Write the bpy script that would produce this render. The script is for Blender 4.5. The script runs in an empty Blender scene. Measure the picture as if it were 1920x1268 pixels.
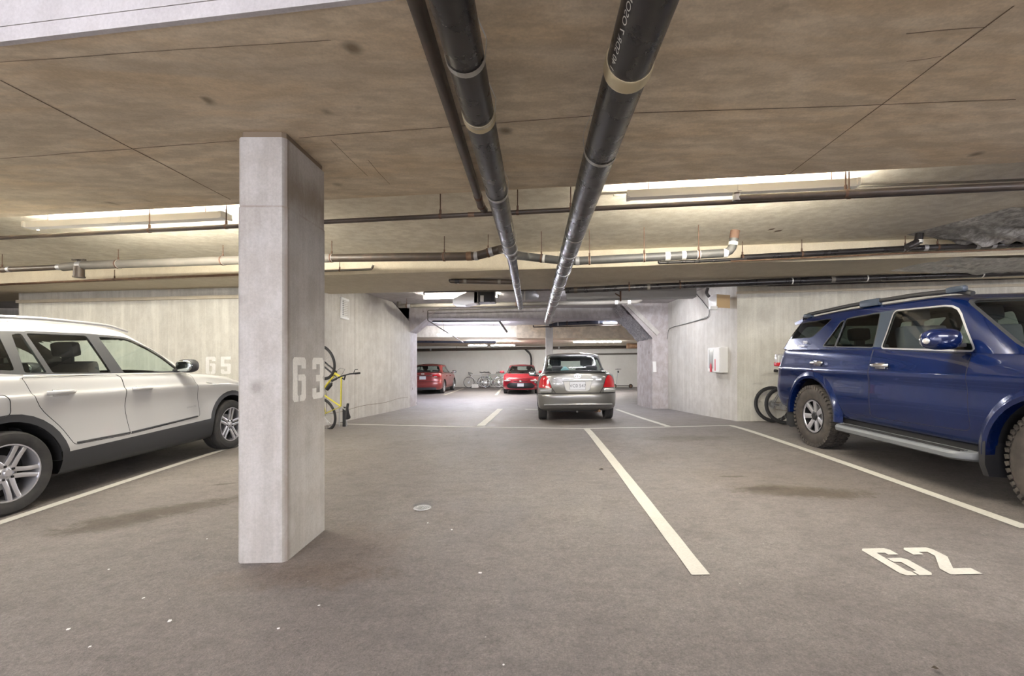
import bpy, bmesh, math, random
from mathutils import Vector, Matrix, noise
R = math.radians
random.seed(7)
sc = bpy.context.scene
col = sc.collection

# ------------------------------------------------------------------ camera, world, exposure
FPX, VPX, VPY, CAMZ = 850.0, 1003.0, 682.0, 1.25
cd = bpy.data.cameras.new('camera'); cam = bpy.data.objects.new('camera', cd); col.objects.link(cam)
cam.location = (0, 0, CAMZ); cam.rotation_euler = (R(90), 0, 0)
cd.sensor_width = 36; cd.sensor_fit = 'HORIZONTAL'; cd.lens = 36 * FPX / 1920
cd.shift_x = -(VPX - 960) / 1920; cd.shift_y = (VPY - 634) / 1920
cd.clip_start = 0.05; cd.clip_end = 200
sc.camera = cam
w = bpy.data.worlds.new('world'); sc.world = w; w.use_nodes = True
w.node_tree.nodes['Background'].inputs[0].default_value = (0.94, 0.92, 1, 1)
w.node_tree.nodes['Background'].inputs[1].default_value = 2.0
sc.view_settings.view_transform = 'Standard'; sc.view_settings.look = 'None'
sc.view_settings.gamma = 1; sc.view_settings.use_curve_mapping = False
sc.view_settings.exposure = 1.12
sc.cycles.use_denoising = True
sc.cycles.max_bounces = 10; sc.cycles.diffuse_bounces = 6; sc.cycles.glossy_bounces = 4
sc.cycles.transparent_max_bounces = 16; sc.cycles.caustics_reflective = False; sc.cycles.caustics_refractive = False
sc.cycles.sample_clamp_indirect = 6
TUBE_WARM = (1.0, 0.94, 0.82); TUBE_COOL = (0.86, 0.87, 1.0)
TUBE_POWER = 92.0

# ------------------------------------------------------------------ place geometry helpers
def lerp(a, b, t): return a + (b - a) * t
def pw(pts, x):
    if x <= pts[0][0]: return pts[0][1]
    for (x0, y0), (x1, y1) in zip(pts, pts[1:]):
        if x <= x1:
            return lerp(y0, y1, (x - x0) / (x1 - x0))
    return pts[-1][1]
def pws(pts, x):            # smooth (catmull) version
    n = len(pts)
    if x <= pts[0][0]: return pts[0][1]
    if x >= pts[-1][0]: return pts[-1][1]
    for i in range(n - 1):
        if x <= pts[i + 1][0]:
            x0, y0 = pts[i]; x1, y1 = pts[i + 1]; h = x1 - x0; t = (x - x0) / h
            d = (y1 - y0) / h
            dl = (y0 - pts[i - 1][1]) / (x0 - pts[i - 1][0]) if i > 0 else d
            dr = (pts[i + 2][1] - y1) / (pts[i + 2][0] - x1) if i < n - 2 else d
            m0 = 0 if dl * d <= 0 else 2 * dl * d / (dl + d)
            m1 = 0 if dr * d <= 0 else 2 * dr * d / (dr + d)
            return ((2*t**3 - 3*t*t + 1) * y0 + (t**3 - 2*t*t + t) * h * m0 + (-2*t**3 + 3*t*t) * y1 + (t**3 - t*t) * h * m1)
FG = [(-8, -.04), (0, -.02), (3, .04), (5.5, .085), (7.3, .10), (8.5, .07), (10, .02), (13, -.06), (18, -.18), (21.7, -.235), (32, -.25)]
def F(x, y):                # height of the garage floor, which falls to its drains
    k = pw([(8, .02), (15, 0)], y)
    return pws(FG, y) + k * max(-8, min(8, x))
def P(u, v, Y): return Vector(((u - VPX) / FPX * Y, Y, CAMZ + (VPY - v) / FPX * Y))
def G(u, v):
    Y = 5.0
    for _ in range(40):
        x = (u - VPX) / FPX * Y
        Y = Y * .5 + .5 * (CAMZ - F(x, Y)) * FPX / (v - VPY)
    return Vector(((u - VPX) / FPX * Y, Y, F((u - VPX) / FPX * Y, Y)))
SK = 0.14
def YL(Y0, X): return Y0 - SK * X
def PL(u, v, Y0):           # point seen at u,v on the line family running across the garage
    a = (u - VPX) / FPX
    return P(u, v, Y0 / (1 + SK * a))

# ------------------------------------------------------------------ object helpers
def link(name, me, mats=None, parent=None, loc=None):
    o = bpy.data.objects.new(name, me); col.objects.link(o)
    if mats:
        for m in (mats if isinstance(mats, (list, tuple)) else [mats]): me.materials.append(m)
    if parent: o.parent = parent
    if loc is not None: o.location = loc
    return o
def bmobj(name, bm, mats, parent=None, smooth=None, loc=None):
    bmesh.ops.recalc_face_normals(bm, faces=bm.faces) if smooth != 'keep' else None
    me = bpy.data.meshes.new(name)
    if smooth:
        for f in bm.faces: f.smooth = True
    bm.to_mesh(me); bm.free()
    if smooth and smooth != 'keep':
        try: me.set_sharp_from_angle(angle=R(38))
        except Exception: pass
    return link(name, me, mats, parent, loc)
def tag(o, label, cat, group=None, kind=None):
    if label: o['label'] = label
    if cat: o['category'] = cat
    if group: o['group'] = group
    if kind: o['kind'] = kind
    return o
def empty(name, loc=(0, 0, 0), rz=0):
    o = bpy.data.objects.new(name, None); col.objects.link(o); o.location = loc; o.rotation_euler = (0, 0, rz)
    o.empty_display_size = .2
    return o
def struct(o): o['kind'] = 'structure'; return o

def box(bm, c, s, rot=None, bev=0):
    r = bmesh.ops.create_cube(bm, size=1)
    M = Matrix.Translation(Vector(c)) @ (rot.to_4x4() if rot else Matrix()) @ Matrix.Diagonal((s[0], s[1], s[2], 1))
    bmesh.ops.transform(bm, matrix=M, verts=r['verts'])
    if bev:
        es = list({e for v in r['verts'] for e in v.link_edges})
        bmesh.ops.bevel(bm, geom=es, offset=bev, segments=2, affect='EDGES', profile=.6)
    return r['verts']
def prism(bm, poly, z0, z1):
    """poly: plan points; z0/z1 numbers or callables(x,y)."""
    f0 = z0 if callable(z0) else (lambda x, y: z0); f1 = z1 if callable(z1) else (lambda x, y: z1)
    a = [bm.verts.new((x, y, f0(x, y))) for x, y in poly]; b = [bm.verts.new((x, y, f1(x, y))) for x, y in poly]
    n = len(poly)
    for i in range(n): bm.faces.new((a[i], a[(i + 1) % n], b[(i + 1) % n], b[i]))
    bm.faces.new(a[::-1]); bm.faces.new(b)
def extr(bm, pts, d):        # closed polygon of 3d points extruded by vector d
    d = Vector(d); a = [bm.verts.new(p) for p in pts]; b = [bm.verts.new(Vector(p) + d) for p in pts]; n = len(pts)
    for i in range(n): bm.faces.new((a[i], a[(i + 1) % n], b[(i + 1) % n], b[i]))
    bm.faces.new(a[::-1]); bm.faces.new(b)
def rounded(pts, rad, seg=4):  # round the corners of a 3d polyline
    pts = [Vector(p) for p in pts]; out = [pts[0]]
    for i in range(1, len(pts) - 1):
        a, b, c = pts[i - 1], pts[i], pts[i + 1]
        ra = min(rad, (a - b).length * .45, (c - b).length * .45)
        p = b + (a - b).normalized() * ra; q = b + (c - b).normalized() * ra
        for k in range(seg + 1):
            t = k / seg; out.append(p * (1 - t)**2 + b * 2 * t * (1 - t) + q * t * t)
    out.append(pts[-1]); return out
def tube(bm, pts, r, n=14, caps=True):
    pts = [Vector(p) for p in pts]
    rr = r if isinstance(r, (list, tuple)) else [r] * len(pts)
    tang = []
    for i in range(len(pts)):
        a = pts[max(0, i - 1)]; b = pts[min(len(pts) - 1, i + 1)]
        tang.append((b - a).normalized())
    up = Vector((0, 0, 1))
    if abs(tang[0].dot(up)) > .9: up = Vector((1, 0, 0))
    u = tang[0].cross(up).normalized(); rings = []
    for i, p in enumerate(pts):
        u = (u - tang[i] * u.dot(tang[i])).normalized(); v = tang[i].cross(u)
        rings.append([bm.verts.new(p + (u * math.cos(2*math.pi*k/n) + v * math.sin(2*math.pi*k/n)) * rr[i]) for k in range(n)])
    for a, b in zip(rings, rings[1:]):
        for k in range(n): bm.faces.new((a[k], a[(k+1) % n], b[(k+1) % n], b[k]))
    if caps: bm.faces.new(rings[0][::-1]); bm.faces.new(rings[-1])
def lathe(bm, prof, axis='y', n=40, sy=1.0, closed=False, M=None):
    """prof: (radius, offset along the axis)."""
    rings = []
    for r, h in prof:
        ring = []
        for k in range(n):
            a = 2 * math.pi * k / n; c, s = math.cos(a) * r, math.sin(a) * r
            p = Vector((c, h * sy, s)) if axis == 'y' else (Vector((c, s, h)) if axis == 'z' else Vector((h, c, s)))
            ring.append(bm.verts.new(M @ p if M else p))
        rings.append(ring)
    if closed: rings.append(rings[0])
    for a, b in zip(rings, rings[1:]):
        for k in range(n): bm.faces.new((a[k], a[(k+1) % n], b[(k+1) % n], b[k]))
    if not closed:
        if prof[0][0] > 1e-5: bm.faces.new(rings[0][::-1])
        if prof[-1][0] > 1e-5: bm.faces.new(rings[-1])
def torus(bm, c, R0, r, nu=36, nv=8, M=None):
    prof = [(R0 + r * math.cos(2*math.pi*k/nv), r * math.sin(2*math.pi*k/nv)) for k in range(nv)]
    lathe(bm, prof, 'y', nu, closed=True, M=(M or Matrix()) @ Matrix.Translation(c))
def textmesh(s, size, name='lettering', extrude=.002, align='CENTER'):
    cu = bpy.data.curves.new(name, 'FONT'); cu.body = s; cu.size = size; cu.extrude = extrude
    cu.align_x = align; cu.align_y = 'CENTER'; cu.resolution_u = 3
    o = bpy.data.objects.new(name + '_t', cu); col.objects.link(o)
    dg = bpy.context.evaluated_depsgraph_get()
    me = bpy.data.meshes.new_from_object(o.evaluated_get(dg)); me.name = name
    bpy.data.objects.remove(o); bpy.data.curves.remove(cu)
    return me

# ------------------------------------------------------------------ materials
def nmat(name):
    m = bpy.data.materials.new(name); m.use_nodes = True
    nt = m.node_tree; return m, nt, nt.nodes['Principled BSDF']
def pm(name, c, rough=.5, metal=0, coat=0, spec=None, emit=None, es=0, alpha=None):
    m, nt, b = nmat(name)
    b.inputs['Base Color'].default_value = (*c, 1); b.inputs['Roughness'].default_value = rough
    b.inputs['Metallic'].default_value = metal; b.inputs['Coat Weight'].default_value = coat
    b.inputs['Coat Roughness'].default_value = .04
    if spec is not None: b.inputs['Specular IOR Level'].default_value = spec
    if emit: b.inputs['Emission Color'].default_value = (*emit, 1); b.inputs['Emission Strength'].default_value = es
    return m
class NT:
    def __init__(s, nt): s.nt = nt
    def n(s, t, **kw):
        x = s.nt.nodes.new(t)
        for k, v in kw.items(): setattr(x, k, v)
        return x
    def l(s, a, b): s.nt.links.new(a, b)
    def pos(s):
        return s.n('ShaderNodeNewGeometry').outputs['Position']
    def objc(s): return s.n('ShaderNodeTexCoord').outputs['Object']
    def scale(s, v, sc_, rot=(0, 0, 0), loc=(0, 0, 0)):
        m = s.n('ShaderNodeMapping'); m.inputs['Scale'].default_value = sc_; m.inputs['Rotation'].default_value = rot
        m.inputs['Location'].default_value = loc
        s.l(v, m.inputs['Vector']); return m.outputs[0]
    def noise(s, v, sca, det=4, rough=.55, dist=0):
        t = s.n('ShaderNodeTexNoise'); t.inputs['Scale'].default_value = sca; t.inputs['Detail'].default_value = det
        t.inputs['Roughness'].default_value = rough; t.inputs['Distortion'].default_value = dist; s.l(v, t.inputs['Vector']); return t.outputs['Fac']
    def voro(s, v, sca):
        t = s.n('ShaderNodeTexVoronoi'); t.inputs['Scale'].default_value = sca; s.l(v, t.inputs['Vector']); return t.outputs['Distance']
    def ramp(s, f, stops):
        r = s.n('ShaderNodeValToRGB'); e = r.color_ramp.elements
        while len(e) < len(stops): e.new(.5)
        for i, (p, c) in enumerate(stops):
            e[i].position = p; e[i].color = (c, c, c, 1) if isinstance(c, (int, float)) else (*c, 1)
        s.l(f, r.inputs[0]); return r.outputs[0]
    def mix(s, f, a, b, mode='MIX'):
        m = s.n('ShaderNodeMix', data_type='RGBA', blend_type=mode)
        for k, x in ((0, f), (6, a), (7, b)):
            if isinstance(x, (int, float)): m.inputs[k].default_value = x if k == 0 else (x, x, x, 1)
            elif isinstance(x, tuple): m.inputs[k].default_value = (*x, 1)
            else: s.l(x, m.inputs[k])
        return m.outputs[2]
    def math(s, op, a, b=0.0, c=None):
        m = s.n('ShaderNodeMath', operation=op)
        for k, x in enumerate((a, b)):
            if isinstance(x, (int, float)): m.inputs[k].default_value = x
            else: s.l(x, m.inputs[k])
        if c is not None: m.inputs[2].default_value = c
        return m.outputs[0]
    def xyz(s, v):
        x = s.n('ShaderNodeSeparateXYZ'); s.l(v, x.inputs[0]); return x.outputs
    def bump(s, h, st, d, b):
        x = s.n('ShaderNodeBump'); x.inputs['Strength'].default_value = st; x.inputs['Distance'].default_value = d
        s.l(h, x.inputs['Height']); s.l(x.outputs[0], b.inputs['Normal'])
    def blob(s, pos, cx, cy, rx, ry, rot=0, soft=.5, ns=None):   # 1 inside an elliptic stain with ragged rim
        c = s.scale(pos, (1, 1, 1), loc=(-cx, -cy, 0)); c = s.scale(c, (1, 1, 0), rot=(0, 0, -rot)); c = s.scale(c, (1 / rx, 1 / ry, 0))
        l = s.n('ShaderNodeVectorMath', operation='LENGTH'); s.l(c, l.inputs[0]); d = l.outputs['Value']
        if ns is not None: d = s.math('ADD', d, s.math('MULTIPLY', s.math('SUBTRACT', ns, .5), 2.6))
        mr = s.n('ShaderNodeMapRange'); mr.interpolation_type = 'SMOOTHSTEP'
        mr.inputs[1].default_value = 1 + soft; mr.inputs[2].default_value = 1 - soft
        s.l(d, mr.inputs[0]); return mr.outputs[0]

def concrete(name, base, var=.10, dirt=(.32, .27, .2), dirt_amt=.35, streak=0.0, rough=.75, spots=0.0, grain=(1, 1, 1), warm=None, warm_amt=0):
    m, nt, b = nmat(name); T = NT(nt); p = T.pos()
    big = T.noise(T.scale(p, grain), .7, 5, .6, .4)
    med = T.noise(T.scale(p, (grain[0]*1.6, grain[1], grain[2])), 4.5, 6, .65)
    fine = T.noise(p, 70, 3, .7)
    c = T.mix(T.ramp(big, [(.30, 0), (.70, 1)]), tuple(x * (1 - var) for x in base), tuple(min(1, x * (1 + var)) for x in base))
    if warm is not None:
        c = T.mix(T.math('MULTIPLY', T.ramp(T.noise(T.scale(p, grain), 1.3, 4, .6, .8), [(.45, 0), (.62, 1)]), warm_amt), c, warm)
    c = T.mix(T.math('MULTIPLY', T.ramp(med, [(.42, 1), (.60, 0)]), dirt_amt), c, dirt)
    if streak:
        st = T.noise(T.scale(p, (9, 9, .35)), 1.0, 5, .7)
        c = T.mix(T.math('MULTIPLY', T.ramp(st, [(.46, 0), (.66, 1)]), streak), c, tuple(min(1, x * 1.28) for x in base))
        st2 = T.noise(T.scale(p, (5, 5, .25), loc=(3, 1, 0)), 1.0, 5, .7)
        c = T.mix(T.math('MULTIPLY', T.ramp(st2, [(.52, 0), (.72, 1)]), streak * .7), c, tuple(x * .62 for x in base))
    if spots:
        sp = T.voro(p, 2.6); sn = T.noise(p, 4, 2, .5)
        f = T.math('MULTIPLY', T.ramp(sp, [(.06, 1), (.16, 0)]), T.ramp(sn, [(.50, 0), (.58, 1)]))
        c = T.mix(T.math('MULTIPLY', f, spots), c, tuple(x * .55 for x in dirt))
    c = T.mix(T.math('MULTIPLY', T.math('SUBTRACT', fine, .5), .55), c, (0, 0, 0)) if False else c
    g = T.ramp(fine, [(.3, .91), (.7, 1.07)])
    c = T.mix(1.0, c, g, 'MULTIPLY')
    T.l(c, b.inputs['Base Color']); b.inputs['Roughness'].default_value = rough; b.inputs['Specular IOR Level'].default_value = .3
    T.bump(T.math('ADD', med, T.math('MULTIPLY', fine, .3)), .14, .008, b)
    return m

M = {}
M['ceil'] = concrete('ceiling_concrete', (.72, .625, .475), .20, (.38, .31, .21), .42, spots=.9, grain=(.55, 2.4, 1), warm=(.68, .53, .34), warm_amt=.55)
M['ceil_hi'] = concrete('recess_concrete', (.80, .75, .63), .12, (.46, .39, .28), .36, grain=(1, 2, 1))
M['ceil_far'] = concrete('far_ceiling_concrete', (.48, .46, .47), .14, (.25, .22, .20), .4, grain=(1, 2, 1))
M['wall'] = concrete('wall_concrete', (.60, .585, .52), .08, (.40, .37, .31), .28, streak=.50)
M['wall_far'] = concrete('white_wall', (.80, .79, .75), .05, (.62, .6, .54), .12)
M['side'] = concrete('pier_concrete', (.60, .58, .54), .10, (.38, .34, .29), .28, streak=.35)
M['column'] = concrete('column_paint', (.47, .455, .435), .13, (.30, .265, .225), .38, streak=.30, spots=.5)
M['beam_face'] = concrete('beam_face_concrete', (.60, .54, .42), .08, (.42, .35, .25), .22)
M['trimc'] = concrete('lavender_concrete', (.60, .585, .60), .08, (.30, .28, .28), .18, spots=.7)
M['haunch'] = concrete('haunch_concrete', (.55, .52, .52), .15, (.30, .23, .2), .40, spots=1)
M['foam'] = concrete('rough_spray_coating', (.42, .41, .40), .5, (.05, .045, .04), .60, rough=.38, grain=(3, 3, 3))
M['rust'] = pm('rust', (.10, .055, .035), .8)
M['joint'] = pm('dark_joint', (.17, .125, .08), .9)
M['paint_line'] = concrete('road_paint', (.60, .585, .525), .06, (.50, .47, .42), .28)
M['number_paint'] = concrete('number_paint', (.84, .83, .79), .05, (.56, .54, .5), .22)
M['steel'] = pm('galvanised_steel', (.62, .62, .62), .35, .9)
M['dullsteel'] = pm('dull_steel', (.42, .42, .43), .5, .6)
M['zinc'] = pm('white_zinc_strap', (.72, .71, .66), .5, .3)
M['fixture'] = pm('fixture_white', (.82, .82, .80), .4)
M['white'] = pm('white_plastic', (.80, .80, .78), .4)
M['black'] = pm('black_plastic', (.02, .02, .022), .5)
M['rubber'] = pm('black_rubber', (.022, .022, .023), .75)
M['chrome'] = pm('chrome', (.85, .85, .86), .12, 1)
M['brass'] = pm('ribbed_coupling', (.62, .54, .36), .4, .5)
M['card'] = pm('cardboard', (.50, .36, .20), .8)
M['red'] = pm('red_print', (.55, .03, .05), .5)
M['wire'] = pm('grey_cable', (.12, .12, .12), .6)
M['interior'] = pm('dark_cabin_trim', (.05, .052, .055), .8)
M['seat'] = pm('dark_seat_cloth', (.05, .052, .06), .85)
M['seam'] = pm('panel_gap', (.008, .008, .009), .7)

def pipe_mat(name, c, rough, metal=0, mott=.3, hi=(.3, .3, .3)):
    m, nt, b = nmat(name); T = NT(nt); p = T.pos()
    a = T.noise(T.scale(p, (1, 1, 1)), 7, 6, .6, .2)
    cc = T.mix(T.math('MULTIPLY', T.ramp(a, [(.48, 0), (.72, 1)]), mott), c, hi)
    T.l(cc, b.inputs['Base Color']); b.inputs['Metallic'].default_value = metal
    T.l(T.ramp(a, [(.3, max(.05, rough - .12)), (.7, min(1, rough + .15))]), b.inputs['Roughness'])
    T.bump(T.noise(T.scale(p, (1, 4, 1)), 6, 3, .5), .06, .006, b)
    return m
M['pipe_black'] = pipe_mat('black_iron_pipe', (.020, .018, .019), .30, .0, .25, (.07, .055, .05))
M['pipe_dark'] = pipe_mat('dark_brown_pipe', (.055, .042, .032), .45, .1, .35, (.16, .11, .08))
M['pipe_grey'] = pipe_mat('grey_dusty_pipe', (.15, .138, .118), .6, .0, .4, (.24, .215, .18))
M['pipe_slate'] = pipe_mat('slate_grey_pipe', (.06, .06, .058), .5, .0, .4, (.15, .14, .125))
M['pipe_rust'] = pipe_mat('rusty_pipe', (.15, .085, .05), .6, .2, .6, (.35, .25, .16))
M['pipe_blue'] = pipe_mat('bluish_black_pipe', (.03, .034, .05), .35, .1, .3, (.08, .08, .11))

def emis(name, c, s):
    m, nt, b = nmat(name); nt.nodes.remove(b)
    e = nt.nodes.new('ShaderNodeEmission'); e.inputs[0].default_value = (*c, 1); e.inputs[1].default_value = s
    nt.links.new(e.outputs[0], nt.nodes['Material Output'].inputs[0]); return m
M['tube_warm'] = emis('warm_tube', TUBE_WARM, TUBE_POWER)
M['tube_cool'] = emis('cool_tube', TUBE_COOL, TUBE_POWER)
M['tube_far'] = emis('far_tube', (1, .97, .93), TUBE_POWER * 2.2)
M['tube_recess'] = emis('recess_tube', TUBE_WARM, TUBE_POWER * 1.6)
M['tube_fill'] = emis('fill_tube', (.93, .92, 1), TUBE_POWER * 1.45)  # for the added fill lights around the camera
M['tube_coolfar'] = emis('cool_far_tube', (.85, .86, 1), TUBE_POWER * 2.0)
M['tube_mid'] = emis('passage_tube', (.93, .93, 1), TUBE_POWER * .8)

def glass(name, tint, refl=.10, rough=0.0):
    m, nt, b = nmat(name); nt.nodes.remove(b)
    t = nt.nodes.new('ShaderNodeBsdfTransparent'); t.inputs[0].default_value = (*tint, 1)
    g = nt.nodes.new('ShaderNodeBsdfGlossy'); g.inputs['Roughness'].default_value = rough + .01; g.inputs[0].default_value = (1, 1, 1, 1)
    f = nt.nodes.new('ShaderNodeFresnel'); gm = nt.nodes.new('ShaderNodeNewGeometry'); mr = nt.nodes.new('ShaderNodeMapRange')
    mr.inputs[3].default_value = 1.5; mr.inputs[4].default_value = 1 / 1.5; nt.links.new(gm.outputs['Backfacing'], mr.inputs[0]); nt.links.new(mr.outputs[0], f.inputs[0])   # same reflectance from inside and outside
    mx = nt.nodes.new('ShaderNodeMixShader'); nt.links.new(f.outputs[0], mx.inputs[0]); nt.links.new(t.outputs[0], mx.inputs[1])
    nt.links.new(g.outputs[0], mx.inputs[2]); nt.links.new(mx.outputs[0], nt.nodes['Material Output'].inputs[0]); return m
M['glass_clear'] = glass('green_tinted_glass', (.84, .91, .88))
M['glass_dark'] = glass('privacy_glass', (.20, .24, .23))
M['glass_mid'] = glass('tinted_glass', (.74, .82, .80))
def carpaint(name, c, metal=0.0, rough=.35, flake=0.0, coat=1.0):
    m, nt, b = nmat(name); T = NT(nt)
    b.inputs['Base Color'].default_value = (*c, 1)
    b.inputs['Metallic'].default_value = metal; b.inputs['Roughness'].default_value = rough
    b.inputs['Coat Weight'].default_value = coat; b.inputs['Coat Roughness'].default_value = .03
    return m
M['p_white'] = carpaint('white_car_paint', (.50, .50, .495), 0, .3)
M['p_blue'] = carpaint('metallic_blue_car_paint', (.002, .011, .068), .25, .20, coat=.7)
M['p_silver'] = carpaint('silver_beige_car_paint', (.215, .213, .205), .6, .30)
M['p_red'] = carpaint('dark_red_car_paint', (.25, .038, .036), .2, .35)
M['p_red2'] = carpaint('bright_red_car_paint', (.34, .010, .025), .15, .3)
M['lamp_red'] = pm('red_lamp_lens', (.55, .012, .02), .15, 0, 1)
M['lamp_clear'] = pm('clear_lamp_lens', (.70, .70, .68), .12, .4, 1)
M['clad'] = pm('grey_black_cladding', (.032, .034, .038), .55)
M['alloy'] = pm('silver_alloy', (.66, .66, .70), .28, .75)
M['alloy_dark'] = pm('dark_alloy', (.03, .03, .033), .4, .5)
def tyre_mat(name, c, c2):
    m, nt, b = nmat(name); T = NT(nt); p = T.objc()
    T.l(T.mix(T.ramp(T.noise(p, 9, 4, .6), [(.35, 0), (.7, 1)]), c, c2), b.inputs['Base Color']); b.inputs['Roughness'].default_value = .8
    return m
M['tyre'] = tyre_mat('tyre_rubber', (.022, .022, .023), (.045, .043, .04))
M['tyre_dusty'] = tyre_mat('dusty_tyre_rubber', (.035, .030, .027), (.078, .067, .057))

def asphalt():
    m, nt, b = nmat('asphalt_floor'); T = NT(nt); p = T.pos(); X = T.xyz(p)
    big = T.noise(p, .35, 4, .55, .3); med = T.noise(p, 2.3, 6, .65, .3); fine = T.noise(p, 120, 3, .8); sp = T.noise(p, 300, 2, .8)
    c = T.mix(T.ramp(big, [(.35, 0), (.65, 1)]), (.165, .146, .135), (.225, .203, .188))
    c = T.mix(T.math('MULTIPLY', T.ramp(med, [(.35, 1), (.55, 0)]), .35), c, (.13, .115, .105))
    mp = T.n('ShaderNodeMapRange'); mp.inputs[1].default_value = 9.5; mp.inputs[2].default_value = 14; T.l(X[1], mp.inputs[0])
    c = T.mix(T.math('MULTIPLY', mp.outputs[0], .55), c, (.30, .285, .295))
    rag = T.noise(p, 7, 8, .8, .4)
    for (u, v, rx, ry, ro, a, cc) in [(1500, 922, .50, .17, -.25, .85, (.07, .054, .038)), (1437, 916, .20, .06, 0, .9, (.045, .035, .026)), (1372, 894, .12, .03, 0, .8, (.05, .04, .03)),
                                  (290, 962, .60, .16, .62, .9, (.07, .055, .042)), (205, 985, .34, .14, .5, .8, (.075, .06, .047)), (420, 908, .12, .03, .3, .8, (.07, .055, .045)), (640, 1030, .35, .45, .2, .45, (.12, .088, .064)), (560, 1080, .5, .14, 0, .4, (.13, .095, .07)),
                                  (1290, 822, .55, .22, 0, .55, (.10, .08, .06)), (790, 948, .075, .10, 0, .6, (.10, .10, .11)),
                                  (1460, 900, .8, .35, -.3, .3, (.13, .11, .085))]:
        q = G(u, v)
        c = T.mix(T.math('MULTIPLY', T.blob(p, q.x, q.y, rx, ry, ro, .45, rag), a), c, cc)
    c = T.mix(1.0, c, T.ramp(fine, [(.25, .62), (.5, 1.0), (.78, 1.45)]), 'MULTIPLY')
    c = T.mix(1.0, c, T.ramp(T.noise(p, 38, 4, .75), [(.33, .80), (.5, 1.0), (.68, 1.16)]), 'MULTIPLY')
    c = T.mix(1.0, c, T.ramp(T.noise(T.scale(p, (1, 1.6, 1)), 6.5, 5, .7, .5), [(.34, .84), (.5, 1.0), (.70, 1.10)]), 'MULTIPLY')
    wsp = T.voro(p, 5.5)
    c = T.mix(T.ramp(wsp, [(.012, 1), (.022, 0)]), c, (.6, .58, .54))
    T.l(c, b.inputs['Base Color'])
    T.l(T.ramp(med, [(.3, .5), (.7, .72)]), b.inputs['Roughness']); b.inputs['Specular IOR Level'].default_value = .35
    T.bump(T.math('ADD', fine, T.math('ADD', T.math('MULTIPLY', sp, .6), T.math('MULTIPLY', T.noise(p, 45, 3, .7), 1.2))), .6, .008, b)
    return m
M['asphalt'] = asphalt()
# ------------------------------------------------------------------ lamps of the garage
def fluorescent(label, p0, p1, cool=False, group='fluorescent strip lights', hang=None, side=False, tube_=None):
    """p0, p1: ends of the lamp; hang: height of the ceiling above it."""
    p0, p1 = Vector(p0), Vector(p1); c = (p0 + p1) / 2; d = p1 - p0; L = d.length
    t = empty('fluorescent_light', c, math.atan2(d.y, d.x)); tag(t, label, 'light', group)
    bm = bmesh.new(); box(bm, (0, 0, .02), (L, .055, .05), bev=.004) if not side else box(bm, (0, -.01, .005), (L, .09, .07), bev=.004); box(bm, (-L/2 + .012, 0, .005), (.024, .15, .06)); box(bm, (L/2 - .012, 0, .005), (.024, .15, .06)); box(bm, (0, 0, .005), (.03, .14, .05))
    bmobj('housing', bm, M['fixture'], t)
    mt = M[tube_] if tube_ else M['tube_cool'] if cool else M['tube_warm']
    n = 2 if L > 2 else 1
    for s in (-1, 1):
        for k in range(n):
            bm = bmesh.new(); a = -L/2 + .03 + k * L / n; b_ = -L/2 + (k + 1) * L / n - .03
            tube(bm, [(a, s * .055, 0), (b_, s * .055, 0)] if not side else [(a, .09 + .028 * s, .016 + .016 * s), (b_, .09 + .028 * s, .016 + .016 * s)], .015, 8); bmobj('tube', bm, mt, t, smooth=True)
    if hang:
        for k in (-.4, .4):
            bm = bmesh.new(); tube(bm, [(k * L, 0, .035), (k * L, 0, hang - c.z)], .005, 6); bmobj('hanger_rod', bm, M['rust'], t)
    return t
ZS, ZR = 2.71, 2.97           # slab soffit, recess soffit
def lampline(u0, u1, v, Y0): return PL(u0, v, Y0), PL(u1, v, Y0)
a, b = PL(55, 432, 4.28), PL(425, 408, 4.28); b.z = a.z = 2.785
fluorescent('long strip light in the ceiling recess above the white car', a, b, hang=ZR, side=True, tube_='tube_recess')
a, b = PL(1175, 376, 4.28), PL(1605, 352, 4.28); a.z = b.z = 2.785
fluorescent('long strip light in the ceiling recess between the black drain pipe and the blue car', a, b, hang=ZR, side=True, tube_='tube_recess')
a, b = P(795, 556, 11.3), P(935, 556, 11.0); a.z = b.z = 2.88
fluorescent('strip light behind the ceiling duct fan', a, b)
fluorescent('hanging strip light nearest to the left pier, over the dark red car', P(820, 628.5, 17.4), P(937, 627.5, 17.4), True, hang=2.84, tube_='tube_coolfar')
fluorescent('shorter strip light over the bright red car, left half of the pair', P(878, 648, 22.5), P(914, 648, 22.4), hang=2.33, tube_='tube_far')
fluorescent('shorter strip light over the bright red car, right half of the pair', P(920, 648, 22.4), P(966, 647.5, 22.3), hang=2.33, tube_='tube_far')
fluorescent('hanging strip light above the roof of the silver car', P(1075, 642.5, 22.8), P(1165, 641, 22.4), hang=2.36, tube_='tube_far')
fluorescent('strip light peeping out beside the sloping haunch', P(1130, 606, 15.6), P(1158, 606, 15.5), True, hang=2.8)
# unseen strip lights added to fill the garage with light
for (x, y, cool) in [(-3.0, -1.2, True), (5.2, .25, True), (-8.5, .4, True), (7.6, 4.1, False), (-9.6, 5.9, False), (0, -4.5, True), (2.0, 10.7, True), (-9.5, 22.5, False), (7.5, 22, False), (9.0, .6, False)]:
    zz = 2.50 if y < 1 else 2.865
    t = fluorescent('unseen strip light added out of the view as fill', (x - 1.2, y + .16, zz), (x + 1.2, y - .16, zz), cool, group='added fill lights out of view', hang=3.17 if y < 1 else None, tube_='tube_far' if y > 20 else 'tube_mid' if 9 < y < 12 else 'tube_fill' if y < 1 else None)
bm = bmesh.new()
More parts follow.
